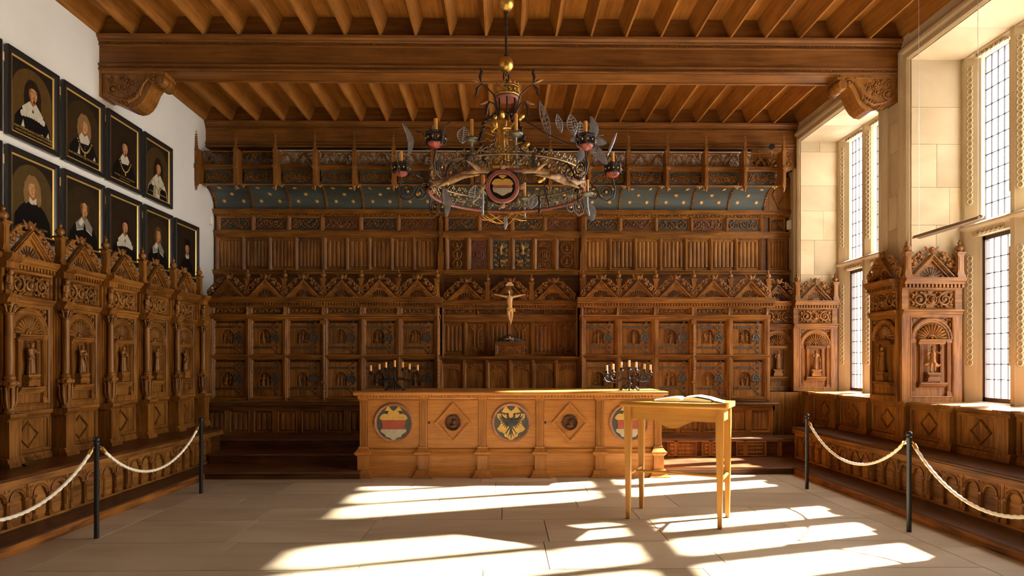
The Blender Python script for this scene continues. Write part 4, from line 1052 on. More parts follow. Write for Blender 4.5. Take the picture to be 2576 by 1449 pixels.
def bank(label, xs, friezes, side):
    t = thing('wall_cupboard', label, 'cupboard', (0, YC, 0)); x0, x1 = xs[0]-0.03, xs[-1]+0.03
    ob('carcass', MB().box(x0,x1,0.07,0.72,0.9,2.55), oakd, t)
    for z0, z1, pr in ((0.90,0.965,0.012),(1.60,1.66,0.035),(2.235,2.31,0.035)):
        ob('rail', MB().ext([(0.07,z0),(0.0,z0),(-pr*.4,z0+(z1-z0)*.25),(-pr*.4,z0+(z1-z0)*.5),(-pr,z1-(z1-z0)*.3),(-pr,z1),(0.07,z1)], x0-(0.02 if pr > .02 else 0), x1+(0.02 if pr > .02 else 0), 'x'), oakx, t)
    L_ = x1-x0
    d = MB(); _cor(d, L_+0.12); ob('cornice', d, oakx, t, ((x0+x1)/2,0,0))
    ob('cornice_top', MB().box(x0-0.06,x1+0.06,-0.12,0.74,2.565,2.585), oakx, t)
    pm = post_mesh(0.93, 2.24, 0.085).mesh('post', oak); ps = post_mesh(2.31, 2.44, 0.07).mesh('frieze_post', oak)
    rope = twist(2.31, 2.45, 0.02, 3, 6).mesh('rope_colonnette', oakc)
    for i, x in enumerate(xs):
        if i == 3: 
            ob('post', post_mesh(0.93, 2.24, 0.10), oak, t, (x,0,0))
            c = twist(0.97, 2.16, 0.030, 3, 22); c.box(-0.045,0.045,-0.045,0.045,2.16,2.22); c.box(-0.036,0.036,-0.036,0.036,1.2,1.24); ob('carved_colonnette', c, oakc, t, (x,-0.02,0))
        else: ob('post', pm, None, t, (x,0,0))
        ob('frieze_post', ps, None, t, (x,0,0)); ob('rope_colonnette', rope, None, t, (x-0.02,-0.02,0))
    ob('end_side', MB().box(x0,x0+0.02,0.0,0.72,0.9,2.55), oak, t); ob('end_side', MB().box(x1-0.02,x1,0.0,0.72,0.9,2.55), oak, t)
    for i in range(len(xs)-1):
        a, b_ = xs[i]+0.04, xs[i+1]-0.04; w = b_-a
        frieze(a-0.02, b_+0.02, 2.31, 2.44, friezes[i], i, t, 0.0, nsp=7, r=0.008)
        for z0, z1 in ((0.985,1.595),(1.675,2.225)):
            h = z1-z0-0.06
            fr = MB(); fr.frame(a,b_,z0-0.02,z1+0.01,[(0,0.0),(0.012,0.0),(0.03,0.028),(0.03,0.05)]); ob('door_surround', fr, oakx, t)
            dw = w-0.06; dk = ('door', round(dw,2), round(h,2))
            if dk not in _wc: _wc[dk] = door_mesh(dw, h, dk).mesh('door', oak)
            do = ob('door', _wc[dk], None, t, ((a+b_)/2, 0.022, z0+0.01))
            hz = h*0.5+0.005
            for s_ in (-1, 1): ob('hinge', hinge_me, None, do, (-dw/2+0.005, 0, hz+s_*0.165+0.01), scl=(dw/0.50,1,1))
            ob('lock_plate', lock_me, None, do, (dw/2-0.105, 0, hz+0.01))
            dseed[0] += 1; ob('carved_relief', relief(dseed[0]), oakc, do, (-dw/2+0.085+NW/2, 0.012, 0.155+0.012))
    px = [(xs[i]+xs[i+1])/2 for i in range(len(xs)-1)]
    for x in px: pedi(t, x, -0.05)
    for x in (xs[1:] if side < 0 else xs): ob('finial', SH['finial'], None, t, (x+0.0, -0.03, 0.01))
    return t
XL = [-4.716,-4.111,-3.518,-2.899,-2.291,-1.696,-1.074]; XR = [1.276,1.858,2.46,3.075,3.673,4.29]
bank('big wall cupboard with twelve iron-hinged doors left of the crucifix', XL, [fr_brown,fr_blue,fr_red,fr_blue,fr_red,fr_blue], -1)
bank('big wall cupboard with ten iron-hinged doors right of the crucifix', XR, [fr_red,fr_brown,fr_red,fr_blue,fr_red], 1)
# ------------------------------------------------------------------ recess between the cupboards
rc = thing('panelled_recess', 'panelled recess with shelf and three pediments behind the crucifix', 'panelling', (0.1, 10.72, 0))
ob('back_board', MB().box(-1.15,1.15,0.03,0.06,0.9,2.57), oakd, rc)
W6 = 2.26/6
lin6 = recess_panel(W6-0.03, 0.56, 'linen', 0, 4, 0.035).mesh('linenfold_panel', oak)
flat6 = recess_panel(W6-0.03, 0.56, 'flat', 0, 4, 0.035).mesh('carved_panel', oak)
def ornate(seed):
    d = MB()
    for q in (-1, 1):
        pts = [(q*0.10,0.012,0.04),(q*0.085,0.006,0.09),(q*0.03,0.004,0.13),(q*0.03,0.004,0.28),(q*0.03,0.004,0.40),(q*0.09,0.006,0.45),(q*0.11,0.012,0.50)]
        d.tube(pts, [0.01,0.016,0.018,0.018,0.018,0.016,0.01], 6)
        for k in range(4): spiral(d, q*0.08, 0.17+0.07*k, 0.026, 1.2, k, q, 0.007, 0.012, 10, 5)
        leaf(d, q*0.04, 0.06, 0.06, 0.03, q*0.8, 0.012); leaf(d, q*0.04, 0.48, 0.06, 0.03, -q*0.8, 0.012)
    return d
orn_me = ornate(1).mesh('carving', oakc)
s6 = post_mesh(1.64, 2.30, 0.05).mesh('stile', oak); s6b = post_mesh(0.93, 1.58, 0.055).mesh('stile', oak)
low6 = recess_panel(W6-0.035, 0.60, 'flat', 0, 4, 0.03).mesh('arched_panel', oak)
def _tra(d):
    for q in (-1, 1):
        spiral(d, q*0.075, 0.515, 0.034, 1.5, PI/2, q, 0.008, 0.012, 13, 5); spiral(d, q*0.02, 0.535, 0.02, 1.2, 0, -q, 0.007, 0.012, 10, 5)
        d.tube([(q*0.135,0.014,0.44),(q*0.10,0.012,0.475),(q*0.05,0.012,0.49),(0,0.012,0.495)], 0.008, 5)
    d.ext([(-0.14,0.565),(0.14,0.565),(0.14,0.44),(0.10,0.475),(0.05,0.49),(-0.05,0.49),(-0.10,0.475),(-0.14,0.44)], 0.014, 0.022, 'y')
tra_me = mk(_tra, 'carved_head', oakc)
for i in range(6):
    x = -1.13+W6*(i+0.5)
    if i in (0, 2, 4): ob('linenfold_panel', lin6, None, rc, (x,0,1.66))
    else: p = ob('carved_panel', flat6, None, rc, (x,0,1.66)); ob('carving', orn_me, None, p, (0,0.008,0.015))
    p = ob('arched_panel', low6, None, rc, (x,-0.35,0.95)); ob('carved_head', tra_me, None, p)
for i in range(7): ob('stile', s6, None, rc, (-1.13+W6*i,0,0)); ob('stile', s6b, None, rc, (-1.13+W6*i,-0.35,0))
ob('low_board', MB().box(-1.15,1.15,-0.325,-0.30,0.9,1.58), oakd, rc)
ob('shelf', MB().ext([(-0.40,1.60),(-0.405,1.615),(-0.40,1.635),(0.03,1.635),(0.03,1.57),(-0.33,1.57),(-0.36,1.575),(-0.37,1.59)], -1.13, 1.13, 'x'), oakx, rc)
ob('rail', MB().box(-1.15,1.15,-0.02,0.03,2.22,2.34), oakx, rc); ob('rail', MB().ext([(0.03,2.255),(-0.03,2.265),(-0.03,2.285),(0.03,2.295)], -1.15, 1.15, 'x'), oakx, rc)
ob('rail', MB().box(-1.15,1.15,-0.015,0.03,1.63,1.665), oakx, rc)
for i in range(4): frieze(-1.13+0.565*i, -1.13+0.565*(i+1), 2.34, 2.48, fr_brown, i, rc, 0.0, nsp=4, r=0.008)
d = MB(); _cor(d, 2.30); ob('cornice', d, oakx, rc); ob('cornice_top', MB().box(-1.15,1.15,-0.12,0.32,2.565,2.58), oakx, rc)
for k in range(3): pedi(rc, -0.737+0.735*k, -0.05, 1.12)
for k in (-0.37, 0.365): ob('finial', SH['finial'], None, rc, (k,-0.06,0))
for x in (-1.165, 1.165):
    c = twist(0.95, 2.43, 0.028, 2, 24); c.box(-0.035,0.035,-0.035,0.035,2.42,2.5); c.box(-0.035,0.035,-0.035,0.035,0.9,0.96); ob('twisted_column', c, oakc, rc, (x,-0.44,0))
    c = twist(1.64, 2.43, 0.02, 2, 14); ob('twisted_column', c, oakc, rc, (x*0.94,-0.34,0))
# narrow dark stall between the right cupboard and the niche
bay('narrow dark carved stall between right cupboard and far window niche', (4.64, 10.75, 0), 0, 0.58, FIG[3], None, False, False, None, pil=False)
ob('base_panel', MB().box(-0.3,0.3,0.0,0.05,0.4,1.1), oak, [q for q in bpy.data.objects if q.get('label','').startswith('narrow dark carved')][0])

# ------------------------------------------------------------------ gallery: starry cove, friezes, tracery, pinnacles
ga = thing('pinnacled_gallery', 'carved gallery canopy with starry blue cove and pinnacles across the back wall', 'gallery', (0, 10.4, 4.17))
cove_m = stone('cove_blue', (0.058, 0.078, 0.074), (0.042, 0.042, 0.033), 1.6, rough=0.55, stretch=(0.4,1,5), vary=0.12)
star_m = plain('star_gold', (0.80, 0.45, 0.12), 0.5, 0.1)
GP = 0.6387; GX0 = -4.986
def cov(t): a = t*PI/2; return (0.63-0.39*(1-math.cos(a)), 0.0+0.335*math.sin(a))
def _cove(d, w):
    pr = [cov(k/10) for k in range(11)]
    d.strip(pr, -w/2, w/2, 'x', True)
CP = 9.49/15; cove_me = mk(lambda d: _cove(d, CP), 'cove_panel', cove_m)
def _rib(d):
    for k in range(10):
        a, b_ = cov(k/10), cov((k+1)/10); d.add([(-0.014,a[0]-0.018,a[1]-0.006),(0.014,a[0]-0.018,a[1]-0.006),(0.014,b_[0]-0.012,b_[1]-0.016),(-0.014,b_[0]-0.012,b_[1]-0.016),(-0.02,a[0]+.005,a[1]),(0.02,a[0]+.005,a[1]),(0.02,b_[0],b_[1]+.005),(-0.02,b_[0],b_[1]+.005)], [(0,1,2,3),(0,3,7,4),(1,5,6,2)])
rib_me = mk(_rib, 'cove_rib', oak)
sd = MB(); pts = []
for k in range(16): a = 2*PI*k/16; q = 0.042 if k % 2 == 0 else 0.014; pts.append((q*math.cos(a+PI/8), q*math.sin(a+PI/8)))
sd.ext(pts, -0.0015, 0.0015, 'y'); star_me = sd.mesh('star', star_m)
gb = MB()
for q in (-1, 1): leaf(gb, q*0.03, 0.02, 0.06, 0.03, q*0.5, 0, 0.6)
gb.ell((0,0,0.0), (0.016,0.016,0.026), 8, 5); gb.box(-0.05,0.05,-0.012,0.02,0.03,0.045); gbos = gb.mesh('gilt_boss', plain('boss_gilt', (0.45,0.22,0.05), 0.45, 0.3))
for i in range(16):
    x = -4.95+CP*i
    ob('cove_rib', rib_me, None, ga, (x,0,0)); ob('gilt_boss', gbos, None, ga, (x, 0.215, 0.295))
    if i < 15:
        c = ob('cove_panel', cove_me, None, ga, (x+CP/2,0,0))
        for sx, t in ((-0.155,0.78),(0.155,0.78),(0.0,0.52),(-0.155,0.28),(0.155,0.28)):
            y, z = cov(t); a = t*PI/2
            ob('star', star_me, None, c, (sx+RND.uniform(-.015,.015), y-0.008*math.cos(a), z-0.008*math.sin(a)), (math.atan2(0.39*math.sin(a), 0.335*math.cos(a)),RND.uniform(-.3,.3),0))
def _pin(d):
    d.box(-0.028,0.028,-0.03,0.03,0.24,0.83); d.box(-0.02,0.02,0.03,0.22,0.32,0.85); d.ext([(0.03,0.32),(0.03,0.27),(0.10,0.29),(0.20,0.32)], -0.016, 0.016, 'x'); d.box(-0.018,0.018,-0.036,-0.028,0.30,0.52); d.box(-0.034,0.034,-0.036,0.036,0.80,0.83)
    d.lathe([(0.0,0.16),(0.016,0.17),(0.012,0.185),(0.026,0.205),(0.02,0.225),(0.034,0.245)], 8)
    d.ell((0,-0.035,0.545), (0.042,0.022,0.042), 10, 6)
    for k in range(6): a = 2*PI*k/6; d.ell((0.03*math.cos(a),-0.045,0.545+0.03*math.sin(a)), (0.014,0.012,0.014), 6, 4)
    vs = [(-0.022,-0.022,0.83),(0.022,-0.022,0.83),(0.022,0.022,0.83),(-0.022,0.022,0.83),(0,0,1.12)]; d.add(vs, [(0,1,4),(1,2,4),(2,3,4),(3,0,4)])
    for k in range(7):
        z = 0.85+0.036*k; q = 0.026*(1-k/8.5)
        for a in (0, PI/2, PI, 3*PI/2): d.ell(((q+0.006)*math.cos(a),(q+0.006)*math.sin(a),z), (0.010,0.010,0.008), 5, 4)
    d.ell((0,0,1.115), (0.012,0.012,0.010), 6, 4)
pin_me = mk(_pin, 'pinnacle_post', oakc)
def tracery(w, h, seed):
    d = MB(); rn = random.Random(seed); n = 5; cw = w/n
    for i in range(n):
        for j in (0, 1):
            spiral(d, -w/2+cw*(i+0.5), h*(0.27+0.46*j), min(cw*.48, h*.25), rn.uniform(1.0,1.5), rn.uniform(0,6.3), rn.choice([1,-1]), 0.0075, 0, 11, 4)
    for i in range(16):
        x, z = rn.uniform(-w/2+.02,w/2-.02), rn.uniform(.02,h-.02); leaf(d, x, z, 0.055, 0.02, rn.uniform(0,3.1), 0, 0.6)
    for k in range(3):
        ph = rn.uniform(0,6); d.tube([(-w/2+w*i/14, 0.004, h*(0.5+0.42*math.sin(ph+i*0.9+k))) for i in range(15)], 0.0065, 4)
    d.box(-w/2,w/2,-0.01,0.01,h-0.008,h+0.012); d.box(-w/2,w/2,-0.008,0.008,-0.01,0.008)
    return d
trs = [tracery(GP-0.045, 0.22, k).mesh('tracery_panel', oakc) for k in range(3)]
def lowfr(w, h, seed):
    d = MB(); s = 0; foliage(d, w, h, 0.008, 0.0, seed, 5); foliage(d, w*.96, h*.9, 0.006, 0.006, seed+9, 7); return d
lfs = [lowfr(GP-0.06, 0.23, k).mesh('carving', oakc) for k in range(3)]
lfb = MB().box(-GP/2+0.03,GP/2-0.03,0.012,0.03,0,0.245).mesh('frieze_panel', cove_m)
for i in range(16):
    x = GX0+GP*i
    p = ob('pinnacle_post', pin_me, None, ga, (x,-0.02,0))
    if i < 15:
        ob('tracery_panel', trs[i % 3], None, ga, (x+GP/2,0.20,0.642), scl=(1 if i % 2 else -1,1,1))
        f = ob('frieze_panel', lfb, None, ga, (x+GP/2,0.21,0.33)); ob('carving', lfs[i % 3], None, f, (0,0,0.122), scl=(1 if i % 2 else -1,1,1))
ob('gallery_rail', MB().ext([(0.26,0.565),(0.19,0.565),(0.17,0.579),(0.17,0.597),(0.145,0.607),(0.145,0.627),(0.17,0.635),(0.26,0.642)], GX0, 4.60, 'x'), oakx, ga)
ob('gallery_rail', MB().ext([(0.26,0.313),(0.19,0.313),(0.18,0.325),(0.20,0.335),(0.26,0.337)], GX0, 4.60, 'x'), oakx, ga)
ob('gallery_floor', MB().box(GX0,4.60,0.23,0.9,0.57,0.60), oakd, ga)
ob('plaster_strip', MB().box(-3.85,4.18,10.70,10.74,4.77,5.10), plaster, wall_back)
# ------------------------------------------------------------------ council table
ct = thing('council_table', 'long carved oak council table with painted coats of arms on its front', 'table', (0.10, 8.60, 0))
PXs = [-1.985, -1.18, -0.387, 0.387, 1.197, 1.985]
d = MB(); d.box(-2.03,2.03,0.0,0.90,0.0,1.09); ob('table_body', d, honey, ct)
d = MB(); d.ext([(-0.17,1.115),(-0.175,1.13),(-0.17,1.145),(-0.155,1.152),(0.98,1.152),(0.98,1.10),(-0.13,1.10)], -2.09, 2.09, 'x'); ob('table_top', d, honey, ct)
d = MB(); d.ext([(0.0,1.04),(-0.02,1.045),(-0.025,1.06),(-0.05,1.066),(-0.055,1.10),(0.0,1.10)], -2.05, 2.05, 'x')
for k in range(95): x = -2.04+0.0432*k; d.box(x, x+0.024, -0.095, -0.05, 1.066, 1.10)
ob('dentil_cornice', d, honey, ct)
# concave plinth and its moulding
ob('plinth_moulding', MB().ext([(0.0,0.30),(-0.055,0.30),(-0.06,0.315),(-0.045,0.335),(-0.035,0.345),(-0.03,0.37),(0.0,0.385)], -2.0, 2.0, 'x'), honey, ct)
ob('plinth', MB().ext([(0.0,0.0),(-0.09,0.0),(-0.085,0.03),(-0.07,0.06),(-0.06,0.09),(-0.035,0.15),(-0.03,0.22),(-0.035,0.28),(-0.045,0.31),(0.0,0.32)], -2.0, 2.0, 'x'), honey, ct)
def _tpil(d):
    d.box(-0.05,0.05,-0.03,0.0,0.40,1.05)
    for k in range(5): d.box(-0.042+k*0.0185,-0.042+k*0.0185+0.010,-0.038,-0.029,0.41,1.03)
    d.box(-0.06,0.06,-0.045,0.0,1.03,1.05)
    d.ext([(0.0,1.05),(-0.05,1.05),(-0.10,1.10),(0.0,1.10)], -0.07, 0.07, 'x')
def _tped(d):
    d.box(-0.068,0.068,-0.085,0.0,0.10,0.30)
    def fl(a0, a1, b0, b1, z0, z1):
        d.add([(-a0,-b0,z0),(a0,-b0,z0),(a0,0,z0),(-a0,0,z0),(-a1,-b1,z1),(a1,-b1,z1),(a1,0,z1),(-a1,0,z1)], [(0,1,5,4),(1,2,6,5),(3,0,4,7),(4,5,6,7),(0,3,2,1)])
    fl(0.14,0.14,0.15,0.15,0.0,0.012); fl(0.135,0.105,0.145,0.115,0.012,0.045); fl(0.105,0.09,0.115,0.105,0.045,0.10)
    fl(0.075,0.10,0.09,0.11,0.29,0.315); fl(0.105,0.105,0.115,0.115,0.315,0.34); fl(0.10,0.065,0.11,0.06,0.34,0.385); fl(0.062,0.062,0.05,0.05,0.385,0.41)
tpil = mk(_tpil, 'pilaster', honeyz); tped = mk(_tped, 'pedestal', honeyz)
for x in PXs: ob('pilaster', tpil, None, ct, (x,0,0)); ob('pedestal', tped, None, ct, (x,0,0))
for i in range(5):
    a, b_ = PXs[i]+0.055, PXs[i+1]-0.055
    ob('front_panel', MB().box(a, b_, -0.012, 0.0, 0.40, 1.035), honey, ct)
fieldm = plain('painted_field', (0.040, 0.040, 0.030), 0.5, noise=0.2); heg = plain('heraldic_gold', (0.46, 0.26, 0.05), 0.5, 0.1, noise=0.2)
her = plain('heraldic_red', (0.27, 0.042, 0.016), 0.5, noise=0.2); hew = plain('heraldic_white', (0.33, 0.285, 0.19), 0.55, noise=0.15); heb = plain('heraldic_black', (0.018, 0.016, 0.014), 0.5)
medf = wood('medallion_frame', (0.36, 0.17, 0.085), (0.2, 0.085, 0.04), 'x', rough=0.4)
K = 0.001335
def medallion(x, eagle, label):
    m = MB(); m.ring([(0.268,0.0),(0.268,-0.016),(0.258,-0.026),(0.246,-0.026),(0.240,-0.018),(0.230,-0.014),(0.226,0.0)], 0, 2*PI, 48, (0,0,0), True)
    for k in range(70): a = 2*PI*k/70; m.ell((0.252*math.cos(a),-0.026,0.252*math.sin(a)), (0.006,0.005,0.006), 5, 3)
    mo = ob('medallion', m, medf, ct, (x,-0.012,0.728), label=label)
    f = MB(); f.ext([(0.232*math.cos(2*PI*k/40), 0.232*math.sin(2*PI*k/40)) for k in range(40)], -0.006, 0.0, 'y'); ob('painted_ground', f, fieldm, mo)
    def S(pts, y0, y1, mt, nm):
        P = [(p[0]*K, p[1]*K) for p in pts]; P = P+[(-p[0], p[1]) for p in P[::-1] if abs(p[0]) > 1e-6]
        q = MB(); q.ext(P[::-1], y1, y0, 'y'); ob(nm, q, mt, mo)
    if eagle:
        S([(0,118),(20,132),(50,168),(70,148),(98,108),(60,100),(66,84),(105,92),(138,88),(142,62),(130,40),(108,22),(104,-10),(120,-35),(142,-62),(118,-88),(88,-98),(70,-112),(66,-140),(40,-150),(22,-165),(0,-178)], -0.006, -0.012, heg, 'shield_field')
        e = MB()
        e.ell((0,-0.012,-8*K), (26*K,0.006,58*K), 12, 7)
        for q in (-1, 1):
            e.tube([(q*14*K,-0.012,30*K),(q*34*K,-0.012,62*K),(q*32*K,-0.012,88*K),(q*46*K,-0.012,92*K)], [14*K,11*K,12*K,9*K], 7, flat=0.3)
            e.tube([(q*46*K,-0.012,92*K),(q*66*K,-0.012,86*K),(q*70*K,-0.012,74*K)], [8*K,5*K,2*K], 6, flat=0.3)
            e.tube([(q*18*K,-0.012,20*K),(q*60*K,-0.012,30*K),(q*85*K,-0.012,55*K),(q*100*K,-0.012,88*K)], [16*K,15*K,10*K,3*K], 7, flat=0.3)
            for k in range(7):
                a = 0.55-k*0.27; L_ = (78-5*k)*K
                sx, sz = q*(74-7*k)*K, (34-9*k)*K
                e.tube([(sx*0.45,-0.012,sz),(sx+q*0.4*L_*math.cos(a),-0.012,sz+0.4*L_*math.sin(a)),(sx*0.8+q*L_*math.cos(a),-0.012,sz+L_*math.sin(a))], [10*K,7*K,2*K], 6, flat=0.3)
            e.tube([(q*14*K,-0.012,-50*K),(q*34*K,-0.012,-80*K),(q*46*K,-0.012,-100*K)], [8*K,6*K,4*K], 6, flat=0.3)
            for k in (-0.7,0,0.7): e.tube([(q*46*K,-0.012,-100*K),(q*46*K+q*22*K*math.cos(-1+k),-0.012,-100*K+22*K*math.sin(-1+k))], [4*K,1.5*K], 5, flat=0.3)
            e.tube([(q*3*K,-0.012,-70*K),(q*16*K,-0.012,-115*K),(q*30*K,-0.012,-140*K)], [8*K,6*K,2*K], 6, flat=0.3)
        e.tube([(0,-0.012,-60*K),(0,-0.012,-160*K)], [10*K,4*K], 6, flat=0.3)
        ob('two_headed_eagle', e, heb, mo)
    else:
        S([(0,118),(20,132),(50,168),(70,148),(98,108),(55,104),(60,86),(95,92),(120,80),(142,50),(128,28),(0,28)], -0.006, -0.012, heg, 'shield_chief')
        S([(0,28),(112,28),(118,10),(112,-20),(112,-48),(122,-66),(0,-66)], -0.006, -0.012, her, 'shield_band')
        S([(0,-66),(126,-66),(128,-90),(100,-108),(84,-120),(74,-142),(44,-148),(26,-160),(0,-180)], -0.006, -0.012, hew, 'shield_base')
        q = MB()
        for s_ in (-1, 1): q.ell((s_*70*K,-0.012,112*K), (26*K,0.003,9*K), 8, 4)
        ob('black_slots', q, heb, mo)
mxs = [(PXs[i]+PXs[i+1])/2 for i in range(5)]
medallion(mxs[0], False, 'round coat of arms with gold, red and white bands'); medallion(mxs[2], True, 'round shield with black two-headed eagle on gold'); medallion(mxs[4], False, 'round coat of arms partly behind the reading desk')
for i in (1, 3):
    d = MB()
    for a, b_, y in ((0.0,0.045,-0.02),(0.012,0.03,-0.03)):
        k = 0.28/0.25; P = [(0.25-a,0),(0,(0.25-a)*k),(-0.25+a,0),(0,-(0.25-a)*k)]; Q = [(0.25-b_,0),(0,(0.25-b_)*k),(-0.25+b_,0),(0,-(0.25-b_)*k)]
        for j in range(4): d.ext([P[j],P[(j+1)%4],Q[(j+1)%4],Q[j]], y, 0.0, 'y')
    do = ob('diamond_moulding', d, honey, ct, (mxs[i],-0.012,0.728))
    r_ = MB(); r_.ring([(0.108,0.0),(0.108,-0.02),(0.098,-0.03),(0.088,-0.026),(0.08,-0.008),(0.0,-0.004)], 0, 2*PI, 28, (0,0,0), True)
    for k in range(22): a = 2*PI*k/22; leaf(r_, 0.097*math.cos(a), 0.097*math.sin(a), 0.03, 0.014, a+1.1, -0.03, 0.7)
    r_.ell((0.012,-0.03,0.012), (0.03,0.03,0.038), 10, 7); r_.ell((0.022,-0.062,0.008), (0.008,0.01,0.01), 6, 4); r_.ell((0,-0.02,-0.04), (0.05,0.025,0.028), 10, 6)
    ob('head_roundel', r_, oakd, do)
    ob('keyhole', MB().box(-0.013,0.013,-0.004,0.0,-0.016,0.016), iron, ct, (PXs[i]+0.075,-0.012,0.73))

# ------------------------------------------------------------------ candelabra and their candles
wax = plain('beeswax', (0.74, 0.35, 0.075), 0.4); wick_m = plain('wick', (0.05,0.04,0.03), 0.9)
def candle(label, loc, h, r, group, tilt=0.0):
    c = MB(); c.lathe([(r,0),(r,h*0.98),(r*0.85,h),(0.0005,h*0.995)], 14); o_ = tag(ob('candle', c, wax, None, loc), label, 'candle', group)
    ob('wick', MB().tube([(0,0,h*0.99),(0.001,0,h+0.008)], 0.0012, 5), wick_m, o_)
    if tilt: o_.rotation_euler = (0, tilt, 0)
    return o_
OFFS = [-0.318,-0.217,-0.115,0.0,0.105,0.207,0.307]; CZ = [0.238,0.257,0.284,0.293,0.284,0.261,0.247]
ORD = ['leftmost','second','third','tallest middle','fifth','sixth','rightmost']
def candelabrum(loc, label, nm):
    t = thing('candelabrum', label, 'candelabrum', loc, 0, 'seven-armed candelabra on the council table')
    ob('stem', MB().lathe([(0.010,0.0),(0.012,0.06),(0.011,0.13),(0.02,0.145),(0.022,0.165),(0.012,0.18),(0.009,0.29)], 10), iron, t)
    for i, (x, z) in enumerate(zip(OFFS, CZ)):
        if i != 3:
            s_ = 1 if x > 0 else -1; dy = (-0.05, 0.03, -0.03, 0, 0.03, -0.03, 0.05)[i]
            pts = [(0,0,0.16),(x*0.3,dy*0.4,0.155+0.01*(abs(x) < .15)),(x*0.62,dy*0.7,z-0.10-0.03*(abs(x) > .25)),(x+s_*0.0,dy,z-0.115),(x+s_*0.035,dy,z-0.075),(x+s_*0.03,dy,z-0.035)]
            for k in range(11):
                a = -0.2+k*0.55; q = 0.035*(1-k/12.5); pts.append((x+s_*q*math.cos(a), dy, z-0.055+q*math.sin(a)*1.0))
            ob('arm', MB().tube(pts, [0.0085,0.008,0.008,0.008]+[0.0075]*2+[0.006*(1-k/16) for k in range(11)], 6), iron, t)
        else: dy = 0
        cu = MB(); cu.lathe([(0.004,-0.03),(0.006,-0.012),(0.034,-0.006),(0.036,0.0),(0.016,0.002),(0.0175,0.035)], 12); cu.tube([(0,0,0),(0,0,-0.03)], 0.006, 6); ob('drip_cup', cu, iron, t, (x,dy,z))
        candle('%s candle on %s' % (ORD[i], nm), (loc[0]+x, loc[1]+dy, loc[2]+z+0.01), 0.10 if i != 3 else 0.115, 0.0155, 'candles on the table candelabra')
    for k in range(4):
        a = (0.35, PI-0.35, PI+0.35, -0.35)[k]; c, s_ = math.cos(a), math.sin(a)
        pts = [(0,0.0,0.12)]; prof = [(0.02,0.10),(0.05,0.075),(0.085,0.06),(0.105,0.035),(0.115,0.012),(0.13,0.007),(0.143,0.014),(0.146,0.026),(0.138,0.032)]
        pts += [(c*r_, s_*r_, z) for r_, z in prof]; ob('foot_scroll', MB().tube(pts, [0.008]*7+[0.006,0.005,0.004], 6), iron, t)
        q = MB(); spiral(q, 0.048, 0.040, 0.034, 1.6, PI/2, -1, 0.0065, 0, 16, 6); o_ = ob('foot_scroll', q, iron, t, rot=(0,0,a))
    return t
candelabrum((-1.50, 8.78, 1.152), 'black iron candelabrum on the left end of the council table', 'the left candelabrum')
candelabrum((1.74, 8.80, 1.152), 'black iron candelabrum on the right, by the reading desk', 'the right candelabrum')

# ------------------------------------------------------------------ crucifix on its box
bx = thing('pedestal_box', 'small carved oak box on the shelf under the crucifix', 'box', (0.10, 10.46, 1.635))
b_ = MB(); b_.box(-0.235,0.235,-0.09,0.13,0.0,0.215); b_.frame(-0.242,0.242,0.0,0.228,[(0,-0.095),(0.0,-0.11),(0.012,-0.112),(0.022,-0.10),(0.034,-0.104),(0.05,-0.09)]); b_.box(-0.242,0.242,-0.112,0.135,0.213,0.228); ob('box_body', b_, oakx, bx)
c = MB()
for q in (-1, 1):
    spiral(c, q*0.09, 0.105, 0.045, 1.6, PI/2, q, 0.009, -0.095, 16, 6); spiral(c, q*0.03, 0.125, 0.03, 1.3, 0, -q, 0.008, -0.095, 12, 5); leaf(c, q*0.14, 0.07, 0.06, 0.025, -q*0.7, -0.095)
ob('carving', c, oakc, bx)
cr = thing('crucifix', 'painted wooden crucifix on a dark rock, in the middle of the back wall', 'crucifix', (0.10, 10.46, 1.863))
rk = MB(); rn = random.Random(2)
for k in range(34):
    a = rn.uniform(0,2*PI); q = rn.uniform(0,1); rk.ell((0.16*q*math.cos(a)*1.0,0.085*q*math.sin(a),0.03+0.08*(1-q)), (rn.uniform(.04,.075),rn.uniform(.03,.05),rn.uniform(.022,.045)), 7, 5)
rk.box(-0.21,0.21,-0.10,0.11,0.0,0.02)
ob('rock_base', remesh(rk, 0.009, plain('dark_rock', (0.045,0.032,0.024), 0.55, noise=0.4, nscale=18, bump=0.3), 'rock_base', 1), None, cr)
bo = MB(); bo.ell((0,-0.105,0.085), (0.016,0.016,0.018), 8, 6); bo.tube([(-0.06,-0.11,0.062),(0.06,-0.115,0.06)], 0.006, 6); bo.tube([(-0.05,-0.112,0.055),(0.07,-0.112,0.072)], 0.006, 6)
ob('skull_and_bones', bo, plain('bone', (0.55,0.38,0.2), 0.6), cr)
cw = wood('cross_wood', (0.24,0.085,0.026), (0.13,0.045,0.014), 'z')
k_ = MB(); k_.box(-0.024,0.024,-0.012,0.012,0.08,1.0); ob('cross_upright', k_, cw, cr); k_ = MB(); k_.box(-0.30,0.30,-0.012,0.012,0.75,0.80); ob('cross_arm', k_, cw, cr)
ti = MB(); ti.ext([(-0.068,0.935),(0.068,0.935),(0.066,0.955),(0.042,0.965),(0.036,0.99),(-0.036,0.99),(-0.042,0.965),(-0.066,0.955)], -0.03, -0.012, 'y'); tb = ob('title_board', ti, plain('title_cream', (0.66,0.48,0.26), 0.6), cr)
me = text_mesh('INRI', 0.028, 0.001); me.materials.append(heb); ob('lettering', me, None, tb, (0,-0.031,0.955), (PI/2,0,0))
f = MB(); yb = -0.045
f.tube([(0.0,yb,0.535),(0.005,yb-0.012,0.59),(-0.004,yb-0.014,0.66),(0.0,yb-0.01,0.725),(0.0,yb,0.765)], [0.042,0.037,0.046,0.05,0.03], 12, flat=0.75)
